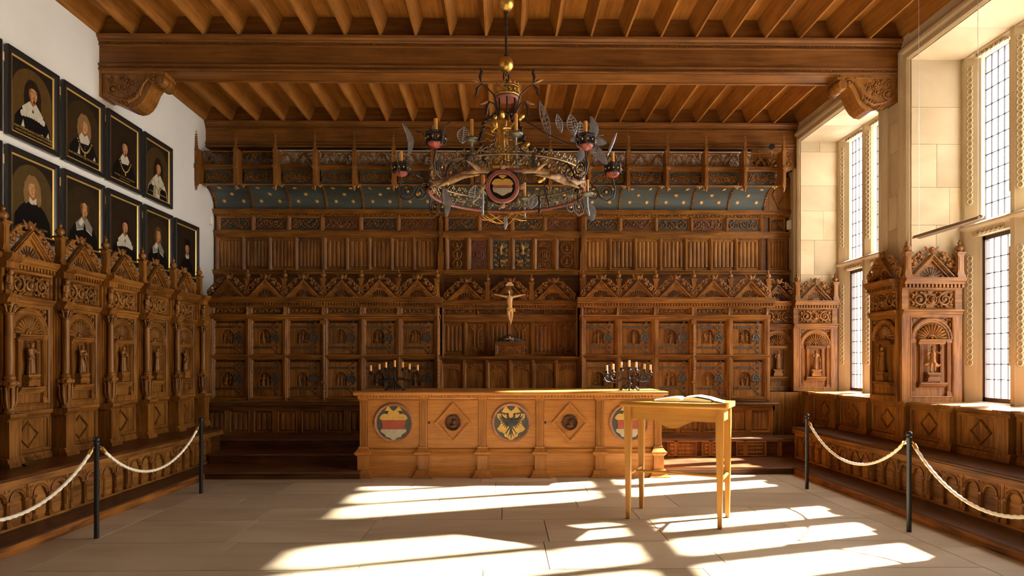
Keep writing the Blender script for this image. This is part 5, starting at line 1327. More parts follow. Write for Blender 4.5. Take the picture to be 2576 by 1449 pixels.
for q in (-1, 1):
    f.tube([(q*0.045,yb,0.745),(q*0.13,yb+0.008,0.765),(q*0.225,yb+0.02,0.785)], [0.024,0.018,0.012], 8)
    f.ell((q*0.24,yb+0.018,0.788), (0.02,0.010,0.013), 8, 5)
    for k in range(3): f.tube([(q*0.248,yb+0.014,0.79),(q*(0.262),yb+0.004,0.783+0.007*k)], 0.0035, 5)
    f.tube([(q*0.022,yb,0.545),(q*0.028+0.006,yb-0.03,0.46),(q*0.014+0.012,yb-0.012,0.375),(0.014+q*0.004,yb-0.005-0.012*(q > 0),0.335)], [0.034,0.026,0.019,0.012], 8)
    f.ell((0.015,yb-0.024-0.006*q,0.318), (0.013,0.016,0.026), 8, 5)
f.tube([(0,yb,0.76),(-0.012,yb-0.02,0.80)], [0.02,0.017], 8); f.ell((-0.016,yb-0.028,0.818), (0.026,0.03,0.036), 12, 8); f.ell((-0.022,yb-0.058,0.812), (0.005,0.008,0.008), 6, 4)
fm = plain('painted_flesh', (0.68, 0.40, 0.17), 0.5, noise=0.12, nscale=30)
fo = ob('figure', remesh(f, 0.0055, fm, 'figure', 2), None, cr)
hr = MB(); hr.ell((-0.014,yb-0.012,0.83), (0.032,0.03,0.03), 10, 7); hr.tube([(-0.04,yb-0.01,0.82),(-0.045,yb-0.015,0.775)], [0.014,0.009], 6); hr.tube([(0.014,yb-0.008,0.82),(0.02,yb-0.015,0.77)], [0.016,0.010], 6); hr.ell((-0.02,yb-0.05,0.79), (0.014,0.012,0.018), 8, 5); ob('hair', hr, plain('dark_hair', (0.07,0.03,0.014), 0.6), fo)
ha = MB(); ha.ring([(0.058,0.0),(0.058,-0.006),(0.036,-0.006),(0.036,0.0)], 0, 2*PI, 26, (-0.008,yb+0.028,0.822), True); ob('halo', ha, gold, fo)
lc = MB(); lc.tube([(0.0,yb,0.505),(0,yb-0.002,0.55),(0,yb,0.572)], [0.052,0.05,0.044], 14, flat=0.85); lc.tube([(-0.045,yb-0.03,0.56),(0,yb-0.045,0.535),(0.045,yb-0.03,0.555)], 0.012, 6); lc.tube([(0.045,yb,0.555),(0.075,yb,0.545),(0.08,yb,0.52),(0.06,yb,0.505)], [0.014,0.018,0.014,0.006], 7); ob('loincloth', lc, plain('gilt_cloth', (0.72,0.42,0.08), 0.42, 0.25), fo)

# ------------------------------------------------------------------ reading desk and book
dk = thing('reading_desk', 'tall light wooden desk with curved apron in the sunlight', 'desk', (1.731, 6.29, 0), math.radians(-27.3))
hx_, hy_ = 0.435, 0.247
for sx in (-1, 1):
    for sy in (-1, 1):
        def q4(s, z): return [(-s,-s,z),(s,-s,z),(s,s,z),(-s,s,z)]
        l = MB(); l.add(q4(0.019,0.0)+q4(0.034,0.94)+q4(0.034,1.11), [(3,2,1,0),(0,1,5,4),(1,2,6,5),(2,3,7,6),(3,0,4,7),(4,5,9,8),(5,6,10,9),(6,7,11,10),(7,4,8,11),(8,9,10,11)])
        ob('leg', l, desk_z, dk, (sx*hx_, sy*hy_, 0))
cur = [(-0.40,0.985)]+[(-0.20+0.40*k/16, 0.985-0.075*(0.5-0.5*math.cos(2*PI*k/16))**0.8) for k in range(17)]+[(0.40,0.985)]
for y in (-1, 1): ob('apron', MB().ext([(-0.40,1.11)]+cur+[(0.40,1.11)], y*hy_-0.012-0.008*y, y*hy_+0.012-0.008*y, 'y'), desk_w, dk)
for x in (-1, 1): ob('apron', MB().box(x*hx_-0.012,x*hx_+0.012,-hy_+0.034,hy_-0.034,0.985,1.11), wood('desk_side', (0.46,0.215,0.033), (0.32,0.135,0.019), 'y', rough=0.35, scale=0.7), dk)
ob('desk_top', MB().ext([(-0.30,1.11),(-0.315,1.125),(-0.315,1.135),(-0.305,1.16),(0.305,1.16),(0.315,1.135),(0.315,1.125),(0.30,1.11)], -0.50, 0.50, 'x'), desk_w, dk)
for x in (-1, 1): ob('stretcher', MB().tube([(x*hx_,-hy_+0.025,0.44),(x*hx_,hy_-0.025,0.44)], 0.016, 8), desk_z, dk)
ob('stretcher', MB().tube([(-hx_,0,0.44),(hx_,0,0.44)], 0.014, 8), desk_w, dk)
bk = thing('open_book', 'thick open book with bright white pages on the reading desk', 'book', (1.79, 6.29, 1.16), math.radians(-22))
ob('cover', MB().box(-0.275,0.275,-0.195,0.195,0.0,0.006), plain('book_cover', (0.06,0.04,0.03), 0.5), bk)
pg = plain('paper', (0.86,0.84,0.78), 0.8)
for s_ in (-1, 1):
    P = [(0.0,0.006),(0.0,0.018)]+[(s_*0.265*k/10, 0.018+0.030*math.sin(PI*min(1,(k/10)**0.55))*(1-0.35*k/10)+(0.004 if s_ > 0 else 0.0)) for k in range(1,11)]+[(s_*0.268,0.006)]
    ob('page_block', MB().ext(P, -0.188, 0.188, 'y'), pg, bk)
lf_ = MB(); lf_.strip([(0.06,0.05),(0.15,0.058),(0.25,0.04),(0.34,0.012),(0.38,0.004)], -0.185, 0.185, 'y'); ob('loose_leaf', lf_, pg, bk)

# ------------------------------------------------------------------ rope barriers
postm = plain('post_black', (0.022,0.022,0.024), 0.35, 0.4)
rope_m = plain('cotton_rope', (0.80,0.71,0.55), 0.85, noise=0.12, nscale=60)
def stanchion(x, y, label, h=0.885):
    t = thing('barrier_post', label, 'post', (x,y,0), 0, 'rope barrier posts')
    ob('shaft', MB().lathe([(0.021,0.0),(0.0205,h-0.06),(0.024,h-0.055),(0.024,h-0.045),(0.017,h-0.04),(0.017,h-0.035)], 16), postm, t)
    ob('ball_knob', MB().ell((0,0,h-0.018), (0.029,0.029,0.027), 14, 9), postm, t)
    for s_ in (-1, 1): ob('hook', MB().tube([(0,s_*0.018,h-0.085),(0,s_*0.035,h-0.09),(0,s_*0.045,h-0.08),(0,s_*0.045,h-0.065)], 0.004, 6), iron, t)
def rope(x, ya, yb, zt, sag, label):
    """rope hanging between two hooks at (x, ya) and (x, yb)"""
    t = thing('barrier_rope', label, 'rope', (x, ya, zt), 0, 'white barrier ropes')
    L_ = yb-ya; n = 150; c = []
    for i in range(n+1):
        u = i/n; c.append(Vector((0, 0.07+(L_-0.14)*u, -0.03-sag*(1-(2*u-1)**2)**0.92)))
    d = MB(); seg = 12; vs = []
    for i, p in enumerate(c):
        tg = (c[min(i+1,n)]-c[max(i-1,0)]).normalized(); nx = Vector((1,0,0)); bn = tg.cross(nx)
        for k in range(seg):
            a = 2*PI*k/seg; r_ = 0.0155*(0.86+0.17*math.cos(3*(a-i*0.42)))
            vs.append(p+nx*r_*math.cos(a)+bn*r_*math.sin(a))
    d.add(vs, [(i*seg+k, i*seg+(k+1) % seg, (i+1)*seg+(k+1) % seg, (i+1)*seg+k) for i in range(n) for k in range(seg)], True)
    ob('cord', d, rope_m, t)
    for p, q, o_ in ((c[0], c[3], Vector((0,0.035,-0.005))), (c[-1], c[-4], Vector((0,L_-0.035,-0.005)))):
        ob('brass_ferrule', MB().tube([q, p], 0.019, 10), brass, t)
        ob('brass_hook', MB().tube([p, (p+o_)/2+Vector((0,0,0.004)), o_], 0.0055, 7), brass, t)
PL_ = [(-3.575,3.72),(-3.575,5.633),(-3.565,7.54)]; PR_ = [(3.695,7.702),(3.693,5.747),(3.693,3.80)]
stanchion(*PL_[1], 'nearer black barrier post on the left side'); stanchion(*PL_[2], 'farther black barrier post on the left, by the dark steps'); stanchion(*PL_[0], 'black barrier post on the left, just outside the frame')
stanchion(*PR_[0], 'farther black barrier post on the right side', 0.91); stanchion(*PR_[1], 'nearer black barrier post on the right side', 0.91); stanchion(*PR_[2], 'black barrier post on the right, just outside the frame', 0.91)
rope(-3.57, 5.633, 7.54, 0.81, 0.34, 'white rope between the two posts on the left'); rope(-3.575, 3.72, 5.633, 0.81, 0.36, 'white rope running out of the left edge')
rope(3.694, 5.747, 7.702, 0.835, 0.33, 'white rope between the two posts on the right'); rope(3.693, 3.80, 5.747, 0.835, 0.40, 'sunlit white rope running out of the right edge')

# ------------------------------------------------------------------ small fittings
pq = tag(ob('brass_plaque', MB().add([(-0.10,-0.062,0.0),(0.10,-0.062,0.0),(0.10,0.062,0.055),(-0.10,0.062,0.055),(-0.10,-0.062,-0.004),(0.10,-0.062,-0.004),(0.10,0.062,0.047),(-0.10,0.062,0.047)], [(0,1,2,3),(7,6,5,4),(0,4,5,1),(1,5,6,2),(2,6,7,3),(3,7,4,0)]), plain('plaque_brass', (0.20,0.145,0.045), 0.3, 0.8), None, (-4.60,6.19,0.566), (0,0,PI/2+0.12)), 'small tilted brass plaque lying on the left bench', 'plaque')
wp = plain('white_plastic', (0.75,0.72,0.64), 0.5)
def sensor(loc, rz, label):
    t = thing('alarm_sensor', label, 'sensor', loc, rz); d = MB(); d.box(-0.045,0.045,-0.04,0.0,-0.08,0.08); d.fru(-0.045,0.045,-0.08,0.08,-0.04,-0.055,0.018); ob('housing', d, wp, t); ob('lens', MB().ell((0,-0.052,-0.03), (0.022,0.01,0.03), 8, 5), wp, t)
sensor((-5.0,10.88,3.96), PI/2, 'small white alarm sensor high on the left wall'); sensor((4.985,11.0,3.93), -PI/2, 'small white alarm sensor beside the far window niche')
hl = thing('hanging_lamp', 'slim metal lamp bar hanging on two wires before the near window', 'lamp', (4.60, 6.55, 2.92))
ob('lamp_bar', MB().ext([(-0.045,0.0),(-0.03,0.035),(0.0,0.045),(0.03,0.035),(0.045,0.0),(0.0,0.012)], -0.49, 0.49, 'y'), plain('lamp_metal', (0.45,0.38,0.28), 0.35, 0.7), hl)
ob('end_cap', MB().ell((0,-0.48,0.03), (0.03,0.02,0.022), 8, 6), plain('lamp_cap', (0.5,0.45,0.4), 0.3, 0.8), hl)
for y in (-0.44, 0.44): ob('wire', MB().tube([(0,y,0.04),(0,y,2.66)], 0.0022, 5), plain('steel_wire', (0.7,0.68,0.62), 0.4, 0.5), hl)
sp = thing('spotlight', 'small black spotlight on a stalk above the right end of the gallery', 'spotlight', (4.48, 10.58, 4.81))
ob('stalk', MB().tube([(0,0,0),(0,0,0.2),(0.01,0,0.29)], 0.007, 6), plain('steel', (0.6,0.55,0.5), 0.3, 0.9), sp); ob('lamp_head', MB().tube([(0.01,0.05,0.35),(-0.01,-0.02,0.33),(-0.015,-0.05,0.325)], [0.03,0.045,0.047], 12), postm, sp); ob('foot_strut', MB().tube([(-0.05,0,0.0),(0,0,0.07)], 0.005, 5), postm, sp)
# ------------------------------------------------------------------ corbels
def corbel(x, y, s, label, dep=0.27, k=1.0, zt=5.15):
    t = thing('carved_corbel', label, 'corbel', (x, y, zt))
    prof = [(0.0,0.0),(0.80,0.0),(0.80,-0.05),(0.74,-0.06),(0.69,-0.10),(0.645,-0.15),(0.61,-0.20),(0.585,-0.26),(0.555,-0.33),(0.51,-0.395),(0.45,-0.44),(0.38,-0.452),(0.32,-0.435),(0.10,-0.335),(0.0,-0.30)]
    P = [(s*a*k, b_*k) for a, b_ in prof]
    if s < 0: P = P[::-1]
    d = MB(); d.ext(P, 0.0, dep, 'y'); ob('console', d, oakc, t)
    d = MB(); d.tube([(s*0.745*k,-0.015,-0.115*k),(s*0.745*k,0.03,-0.115*k),(s*0.745*k,dep-0.03,-0.115*k),(s*0.745*k,dep+0.01,-0.115*k)], [0.055*k,0.075*k,0.075*k,0.055*k], 16)
    for q in (0.06, dep-0.06): d.tube([(s*0.745*k,q,-0.115*k),(s*0.745*k,q+0.012,-0.115*k)], 0.083*k, 16)
    ob('roll', d, oakc, t)
    c = MB(); spiral(c, s*0.17*k, -0.23*k, 0.075*k, 1.8, 0, s, 0.016*k, -0.004, 22, 6); spiral(c, s*0.66*k, -0.09*k, 0.05*k, 1.6, PI, s, 0.012*k, -0.004, 18, 6)
    pts = [(s*0.10*k,-0.004,-0.29*k),(s*0.24*k,-0.006,-0.355*k),(s*0.36*k,-0.008,-0.375*k),(s*0.45*k,-0.008,-0.33*k),(s*0.505*k,-0.008,-0.24*k),(s*0.54*k,-0.008,-0.16*k),(s*0.60*k,-0.006,-0.09*k)]
    c.tube(pts, [0.012*k,0.018*k,0.022*k,0.022*k,0.02*k,0.016*k,0.012*k], 6)
    c.tube([(s*0.05*k,-0.004,-0.035*k),(s*0.05*k,-0.004,-0.28*k)], 0.008*k, 5); c.tube([(s*0.05*k,-0.004,-0.035*k),(s*0.58*k,-0.004,-0.035*k)], 0.008*k, 5)
    for i in range(9):
        u = i/8; px_, pz_ = 0.25+0.25*u, -0.41+0.02*math.sin(PI*u)+0.14*u*u
        leaf(c, s*px_*k, pz_*k, 0.10*k, 0.028*k, s*(2.5-0.9*u), -0.008, 0.8)
    for cx_, cz_, R_ in ((0.30,-0.21,0.055),(0.40,-0.15,0.045),(0.29,-0.10,0.045),(0.15,-0.11,0.05)):
        spiral(c, s*cx_*k, cz_*k, R_*k, 1.4, cx_*20, s, 0.010*k, -0.003, 14, 5)
        for q in range(4): leaf(c, s*(cx_+R_*1.1*math.cos(q*1.6+cx_*9))*k, (cz_+R_*1.1*math.sin(q*1.6+cx_*9))*k, 0.055*k, 0.022*k, q*1.6+1, -0.003, 0.7)
    ob('scroll_carving', c, oakc, t)
    f = MB(); f.box(min(0,s*0.78*k),max(0,s*0.78*k),-0.012,0.0,-0.03*k,0.0); f.box(min(0,s*0.03),max(0,s*0.03),-0.015,dep,-0.32*k,0.0); ob('corbel_edge', f, oakc, t)
corbel(-5.0, 7.94, 1, 'big carved scroll corbel under the beam end at the white wall'); corbel(5.0, 7.94, -1, 'big carved scroll corbel under the beam end at the windows')
corbel(5.0, 10.76, -1, 'carved scroll corbel behind the right end of the gallery', 0.2)
# ------------------------------------------------------------------ portraits on the left wall
for i, z in enumerate((4.60, 3.58)): struct(ob('trim_%d' % (i+1), MB().box(-5.0,-4.985,4.9,9.6 if i == 0 else 10.42,z-0.045,z+0.045), plain('picture_batten_%d' % i, (0.72,0.52,0.30), 0.6)))
fblk = plain('frame_black', (0.018,0.014,0.012), 0.32); gsl = plain('gilt_slip', (0.80,0.50,0.13), 0.35, 0.55)
def pm(n, c, r=0.6): return plain('paint_'+n, c, r, spec=0.06, noise=0.14, nscale=14)
SK = pm('flesh', (0.46,0.22,0.085)); SKs = pm('flesh_shade', (0.24,0.095,0.032)); LIP = pm('lips', (0.38,0.10,0.05)); BLK = pm('robe_black', (0.008,0.006,0.005)); DRK = pm('spandrel', (0.020,0.013,0.008)); WH = pm('linen', (0.48,0.43,0.33)); GRY = pm('linen_shade', (0.20,0.18,0.14)); ARM = pm('armour', (0.28,0.22,0.13)); CHN = pm('chain_gold', (0.45,0.27,0.07)); EYE = pm('eye_dark', (0.03,0.015,0.01))
HA = {'dark': pm('hair_dark', (0.022,0.011,0.006)), 'light': pm('hair_light', (0.20,0.11,0.04)), 'brown': pm('hair_brown', (0.09,0.045,0.016))}
BGS = [pm('ground_%d' % i, c) for i, c in enumerate([(0.085,0.044,0.012),(0.038,0.021,0.008),(0.024,0.014,0.007),(0.055,0.031,0.010),(0.070,0.043,0.013),(0.032,0.019,0.008)])]
frm = MB(); FW, FH = 0.73, 0.905
frm.frame(-FW/2,FW/2,-FH/2,FH/2,[(0,0.0),(0,-0.035),(0.006,-0.042),(0.022,-0.042),(0.028,-0.034),(0.045,-0.03),(0.06,-0.022),(0.064,-0.016)]); frm_me = frm.mesh('frame', fblk)
sl = MB(); sl.frame(-FW/2+0.06,FW/2-0.06,-FH/2+0.06,FH/2-0.06,[(0,-0.012),(0.0,-0.020),(0.006,-0.020),(0.018,-0.011)]); sl_me = sl.mesh('gilt_slip', gsl)
def portrait(y, z, label, sp, lines=()):
    t = thing('portrait', label, 'portrait', (-4.982, y, z), PI/2, 'portraits on the white wall')
    t.rotation_euler = (math.radians(2.2), 0, PI/2) if False else (0,0,PI/2)
    ob('frame', frm_me, None, t, (0,-0.004,0)); ob('gilt_slip', sl_me, None, t, (0,-0.004,0))
    W, H = 0.586, 0.765; mats = []; d = MB(); L = [0]
    def lay(pts, m):
        if m not in mats: mats.append(m)
        d.m = mats.index(m); L[0] += 1; yy = -0.0105-0.0002*L[0]
        d.add([(p[0], yy, p[1]) for p in pts], [tuple(range(len(pts)))])
    def el(cx, cz, rx, rz, n=20, rot=0.0, wob=0.0, seed=0):
        rn = random.Random(seed); out = []
        for k in range(n):
            a = 2*PI*k/n; u, v = rx*math.cos(a)*(1+wob*rn.uniform(-1,1)), rz*math.sin(a)*(1+wob*rn.uniform(-1,1)); out.append((cx+u*math.cos(rot)-v*math.sin(rot), cz+u*math.sin(rot)+v*math.cos(rot)))
        return out
    lay([(-W/2,-H/2),(W/2,-H/2),(W/2,H/2),(-W/2,H/2)], DRK)
    lay([(W/2*math.cos(PI*k/24)*0.97, min(H/2, 0.06+0.28*math.sin(PI*k/24))) for k in range(25)]+[(-W/2*0.97,-H/2),(W/2*0.97,-H/2)], BGS[sp['bg']])
    hx, hz, tn = sp.get('hx',0.0), sp.get('hz',0.10), sp.get('turn',1); fr = sp.get('size',1.0); hair = HA[sp['hair']]
    # shoulders
    sh = [(-0.26*fr+hx*0.5,-H/2),(-0.25*fr+hx*0.5,hz-0.30),(-0.17*fr+hx*0.6,hz-0.20),(-0.06+hx,hz-0.12),(0.06+hx,hz-0.12),(0.18*fr+hx*0.6,hz-0.21),(0.25*fr+hx*0.5,hz-0.31),(0.27*fr+hx*0.5,-H/2)]
    hl_ = sp.get('hairlen',0.10)
    if hl_ > 0: lay(el(hx,hz+0.012-hl_*0.35,0.095+0.03*(hl_ > 0.12),0.115+hl_*0.5,26,0,0.07 if sp['hair'] != 'dark' else 0.03,3), hair)
    lay(sh, ARM if sp.get('armour') else BLK)
    if sp.get('armour'):
        lay([(-0.05,-H/2),(0.05,-H/2),(0.03,hz-0.2),(-0.03,hz-0.2)], WH); lay([(0.06,-H/2),(0.26,-H/2),(0.23,hz-0.3),(0.08,hz-0.2)], BLK); lay([(-0.26,-H/2),(-0.12,-H/2),(-0.10,hz-0.22),(-0.22,hz-0.3)], BLK)
    for q in sp.get('slits',()): lay([(q[0]-0.022,-H/2+0.09),(q[0]+0.025,-H/2+0.09),(q[0]+0.008,-H/2+q[1])], WH)
    lay([(hx-0.042,hz-0.16),(hx+0.042,hz-0.16),(hx+0.035,hz-0.04),(hx-0.035,hz-0.04)], SKs)
    if hl_ >= 0.14:
        for q in (-1, 1): lay(el(hx+q*0.083,hz-0.075,0.036,0.095,18,q*0.12,0.10,q+5), hair)
    cl = sp.get('collar')
    if cl in ('wide','lace'):
        base = [(hx-0.045,hz-0.085),(hx-0.15,hz-0.175),(hx-0.13,hz-0.26),(hx-0.02,hz-0.225),(hx+0.0,hz-0.15),(hx+0.03,hz-0.225),(hx+0.13,hz-0.275),(hx+0.15,hz-0.19),(hx+0.045,hz-0.085),(hx,hz-0.13)]
        lay(base, WH if cl == 'lace' else GRY)
        if cl == 'lace':
            for k in range(9): u = k/8; lay(el(hx-0.15+0.30*u, hz-0.245-0.02*math.sin(PI*u)*(-1), 0.026, 0.034, 12), WH)
        else:
            lay([(hx-0.145,hz-0.18),(hx-0.152,hz-0.175),(hx-0.135,hz-0.268),(hx-0.015,hz-0.232),(hx-0.018,hz-0.222),(hx-0.128,hz-0.255)], WH); lay([(hx+0.03,hz-0.222),(hx+0.03,hz-0.235),(hx+0.135,hz-0.285),(hx+0.135,hz-0.270)], WH)
            lay([(hx-0.05,hz-0.10),(hx-0.11,hz-0.17),(hx-0.06,hz-0.20),(hx-0.005,hz-0.14)], WH)
    elif cl == 'square': lay([(hx-0.05,hz-0.085),(hx-0.10,hz-0.15),(hx-0.07,hz-0.215),(hx+0.07,hz-0.20),(hx+0.10,hz-0.15),(hx+0.05,hz-0.085),(hx,hz-0.12)], WH)
    else: lay([(hx-0.045,hz-0.08),(hx-0.055,hz-0.14),(hx-0.01,hz-0.165),(hx+0.01,hz-0.15),(hx+0.055,hz-0.15),(hx+0.05,hz-0.08),(hx,hz-0.12)], WH)
    # face
    lay(el(hx,hz,0.058,0.085,24), SK); lay([(hx-tn*0.018,hz+0.083),(hx-tn*0.056,hz+0.03),(hx-tn*0.055,hz-0.04),(hx-tn*0.02,hz-0.082),(hx-tn*0.03,hz)], SKs)
    top = hz+0.085-sp.get('brow',0.028)
    if not sp.get('bald'): lay([(hx-0.066,hz-0.0),(hx-0.072,hz+0.06),(hx-0.04,hz+0.105),(hx+0.03,hz+0.108),(hx+0.068,hz+0.065),(hx+0.062,hz-0.0),(hx+0.048,top-0.012),(hx+0.01,top+0.004),(hx-0.03,top),(hx-0.052,top-0.02)], hair)
    else:
        for q in (-1, 1): lay(el(hx+q*0.06,hz+0.02,0.018,0.055,14,0,0.1,2), hair)
    if sp.get('hat'): lay([(hx-0.08,hz+0.05),(hx+0.085,hz+0.05),(hx+0.08,hz+0.15),(hx-0.07,hz+0.155)], BLK)
    ex = tn*0.012
    for q in (-1, 1):
        lay(el(hx+ex+q*0.024,hz+0.012,0.0115,0.006,12), WH); lay(el(hx+ex+q*0.024+tn*0.003,hz+0.012,0.0055,0.006,10), EYE)
        lay([(hx+ex+q*0.024-0.015,hz+0.024),(hx+ex+q*0.024+0.015,hz+0.024),(hx+ex+q*0.024+0.012,hz+0.030),(hx+ex+q*0.024-0.012,hz+0.030)], hair if not sp.get('bald') else SKs)
    lay([(hx+ex+0.002,hz+0.015),(hx+ex+tn*0.014,hz-0.022),(hx+ex-tn*0.004,hz-0.026),(hx+ex-0.002*tn,hz-0.015)], SKs)
    lay(el(hx+ex*0.9,hz-0.047,0.017,0.006,12), LIP)
    if sp.get('must',1): lay([(hx+ex-0.028,hz-0.040),(hx+ex,hz-0.030),(hx+ex+0.028,hz-0.040),(hx+ex+0.012,hz-0.040),(hx+ex,hz-0.037),(hx+ex-0.012,hz-0.040)], hair if sp['hair'] != 'light' else SKs)
    if sp.get('beard',1): lay(el(hx+ex*0.9,hz-0.074,0.011,0.019,12), hair)
    mats_used = list(mats)
    if sp.get('chain'):
        zb = hz-0.31
        for k in range(17):
            u = k/16; lay(el(hx-0.12+0.24*u, zb+0.13*(2*u-1)**2, 0.013, 0.009, 10), CHN)
        lay(el(hx,zb-0.03,0.014,0.02,10), CHN)
    if sp.get('buttons'):
        for k in range(6): lay(el(hx,hz-0.24-0.03*k,0.005,0.006,8), CHN)
    ob('canvas', d.mesh('canvas', mats), None, t)
    for i, s_ in enumerate(lines):
        me = text_mesh(s_, 0.034 if i == 0 else 0.028, 0.0); me.materials.clear(); me.materials.append(CHN); o_ = ob('inscription', me, None, t, (0,-0.0255,-0.318-0.036*i), (PI/2,0,0))
        bpy.context.view_layer.update(); wd = max(v.co.x for v in me.vertices)-min(v.co.x for v in me.vertices); o_.scale = (min(1.4, 0.55/wd) if i == 0 else min(1.2,0.52/wd), 1, 1)
YT = [6.78+0.807*k for k in range(-1,5)]; ZT, ZBm = 4.277, 3.277
portrait(YT[1]-0.0, ZT, 'portrait of long dark-haired man in wide white lace collar, nearest of upper row', dict(bg=0,hair='dark',hairlen=0.17,collar='lace',turn=1,hx=0.0,hz=0.09,slits=[(-0.14,0.17),(0.13,0.10),(0.22,0.15)]), ('IOAN MAXIMILIANUS COM DE LAMBERG','SACRAE CAES MAIESTATIS PLENIPOTENTIARIUS'))
portrait(YT[2], ZT, 'portrait of fair curly-haired man with gold chain, second of upper row', dict(bg=1,hair='light',hairlen=0.13,collar='square',turn=1,hx=0.02,hz=0.06,chain=1,buttons=1,beard=0,slits=[(-0.08,0.2),(0.2,0.14)]), ('IOAN LUDOVICUS COM DE NASSAU DILN',))
portrait(YT[3], ZT, 'portrait of dark-haired man with thin gold chain, third of upper row', dict(bg=2,hair='dark',hairlen=0.14,collar='square',turn=1,hx=0.02,hz=0.07,chain=1), ('~~~~~~~ ~~~ ~~ ~~~~~~~~~~~~','~~~~ ~~~~~~ ~~~~~~~~'))
portrait(YT[4], ZT, 'portrait of man in scalloped white collar and armour, last of upper row', dict(bg=3,hair='dark',hairlen=0.16,collar='lace',turn=1,hx=0.02,hz=0.05,armour=1,chain=1), ('~~~~~~~~ ~~ ~~~ ~~~~~~~~~~~',))
portrait(YT[0], ZT, 'upper portrait cut off by the left edge of the picture', dict(bg=2,hair='dark',hairlen=0.12,collar='wide',turn=1))
portrait(YT[1], ZBm, 'portrait of young man with loose brown curls, nearest of lower row', dict(bg=4,hair='light',hairlen=0.15,collar='small',turn=-1,hx=0.0,hz=0.09,beard=0,must=0,slits=[(-0.05,0.14)]), ('IOH ERNEST COM',))
portrait(YT[2], ZBm, 'portrait of balding bearded man in pointed grey collar, second of lower row', dict(bg=5,hair='brown',hairlen=0.0,bald=1,collar='wide',turn=1,hx=0.02,hz=0.07), ('~~ ~~~~~',))
portrait(YT[3], ZBm, 'portrait of smiling dark-haired man in lace collar, third of lower row', dict(bg=2,hair='dark',hairlen=0.15,collar='lace',turn=1,hx=0.02,hz=0.04))
portrait(YT[4]+0.01, ZBm, 'portrait of stout red-faced man in square collar, fourth of lower row', dict(bg=5,hair='brown',hairlen=0.06,collar='wide',turn=1,hx=0.01,hz=0.08,buttons=1,brow=0.015))
portrait(YT[5]+0.02, ZBm, 'portrait of pale thin-faced man in black hat, last of lower row', dict(bg=2,hair='dark',hairlen=0.08,collar='small',turn=-1,hx=0.03,hz=0.05,hat=1,size=0.8))
portrait(YT[0], ZBm, 'lower portrait cut off by the left edge of the picture', dict(bg=1,hair='brown',hairlen=0.12,collar='wide',turn=1))
# ------------------------------------------------------------------ chandelier
CXc, CYc = 0.035, 6.40
ch = thing('antler_chandelier', 'big wrought-iron ring chandelier with antlers, gilded figure and candles', 'chandelier', (CXc, CYc, 3.23))
pat = plain('patinated_band', (0.30,0.20,0.095), 0.42, 0.65, noise=0.6, nscale=9); steel = plain('blued_steel', (0.36,0.39,0.44), 0.38, 0.7, noise=0.3, nscale=20)
pink = plain('rose_paint', (0.24,0.075,0.055), 0.5, noise=0.3); redp = plain('red_bowl_paint', (0.24,0.035,0.022), 0.4, noise=0.5, nscale=25); antm = plain('antler', (0.30,0.165,0.07), 0.55, noise=0.6, nscale=28, bump=0.6)
irn = plain('chandelier_iron', (0.075,0.055,0.045), 0.4, 0.8, noise=0.3, nscale=30)
R0 = 0.78
def bend(d, R, start=0):
    for i in range(start, len(d.v)):
        x, y, z = d.v[i]; a = x/R; q = R-y*(-1) if False else R+(-y); d.v[i] = (q*math.cos(a), q*math.sin(a), z)
    return d
def rimring(prof, n=72):
    d = MB(); m = len(prof); vs = []
    for k in range(n):
        a = 2*PI*k/n
        for r_, z in prof: vs.append((r_*math.cos(a), r_*math.sin(a), z))
    d.add(vs, [(k*m+j, ((k+1) % n)*m+j, ((k+1) % n)*m+(j+1) % m, k*m+(j+1) % m) for k in range(n) for j in range(m)], True); return d
ob('lower_rim', rimring([(R0+0.006,0.0),(R0+0.006,0.03),(R0-0.006,0.03),(R0-0.006,0.0)]), pink, ch)
ob('upper_rim', rimring([(R0+0.005,0.15),(R0+0.005,0.168),(R0-0.005,0.168),(R0-0.005,0.15)]), pat, ch)
LC = 2*PI*R0; bd = MB(); nsp = 44
for i in range(nsp):
    x = LC*i/nsp; spiral(bd, x, 0.075 if i % 2 else 0.105, 0.045, 1.4, i*1.3, 1 if i % 2 else -1, 0.006, 0, 12, 4)
    leaf(bd, x+0.03, 0.13, 0.05, 0.02, 0.8, 0, 0.3); leaf(bd, x-0.03, 0.05, 0.05, 0.02, 2.2, 0, 0.3); leaf(bd, x+0.055, 0.09, 0.05, 0.03, 1.5, 0, 0.25)
bend(bd, R0); ob('pierced_band', bd, pat, ch)
cd = MB()
for i in range(60):
    x = LC*i/60
    for dx, dz in ((0,0.225),(-0.014,0.205),(0.014,0.205)): cd.ell((x+dx,0,dz), (0.0125,0.003,0.0125), 6, 4)
    cd.tube([(x,0,0.165),(x,0,0.20)], 0.005, 4); cd.ell((x+0.04,0,0.18), (0.012,0.003,0.010), 6, 4)
bend(cd, R0); ob('trefoil_cresting', cd, pat, ch)
for k in range(8):
    a = 2*PI*k/8+0.3; ob('band_strap', MB().box(R0-0.012,R0+0.012,-0.012,0.012,-0.02,0.175), irn, ch, rot=(0,0,a))
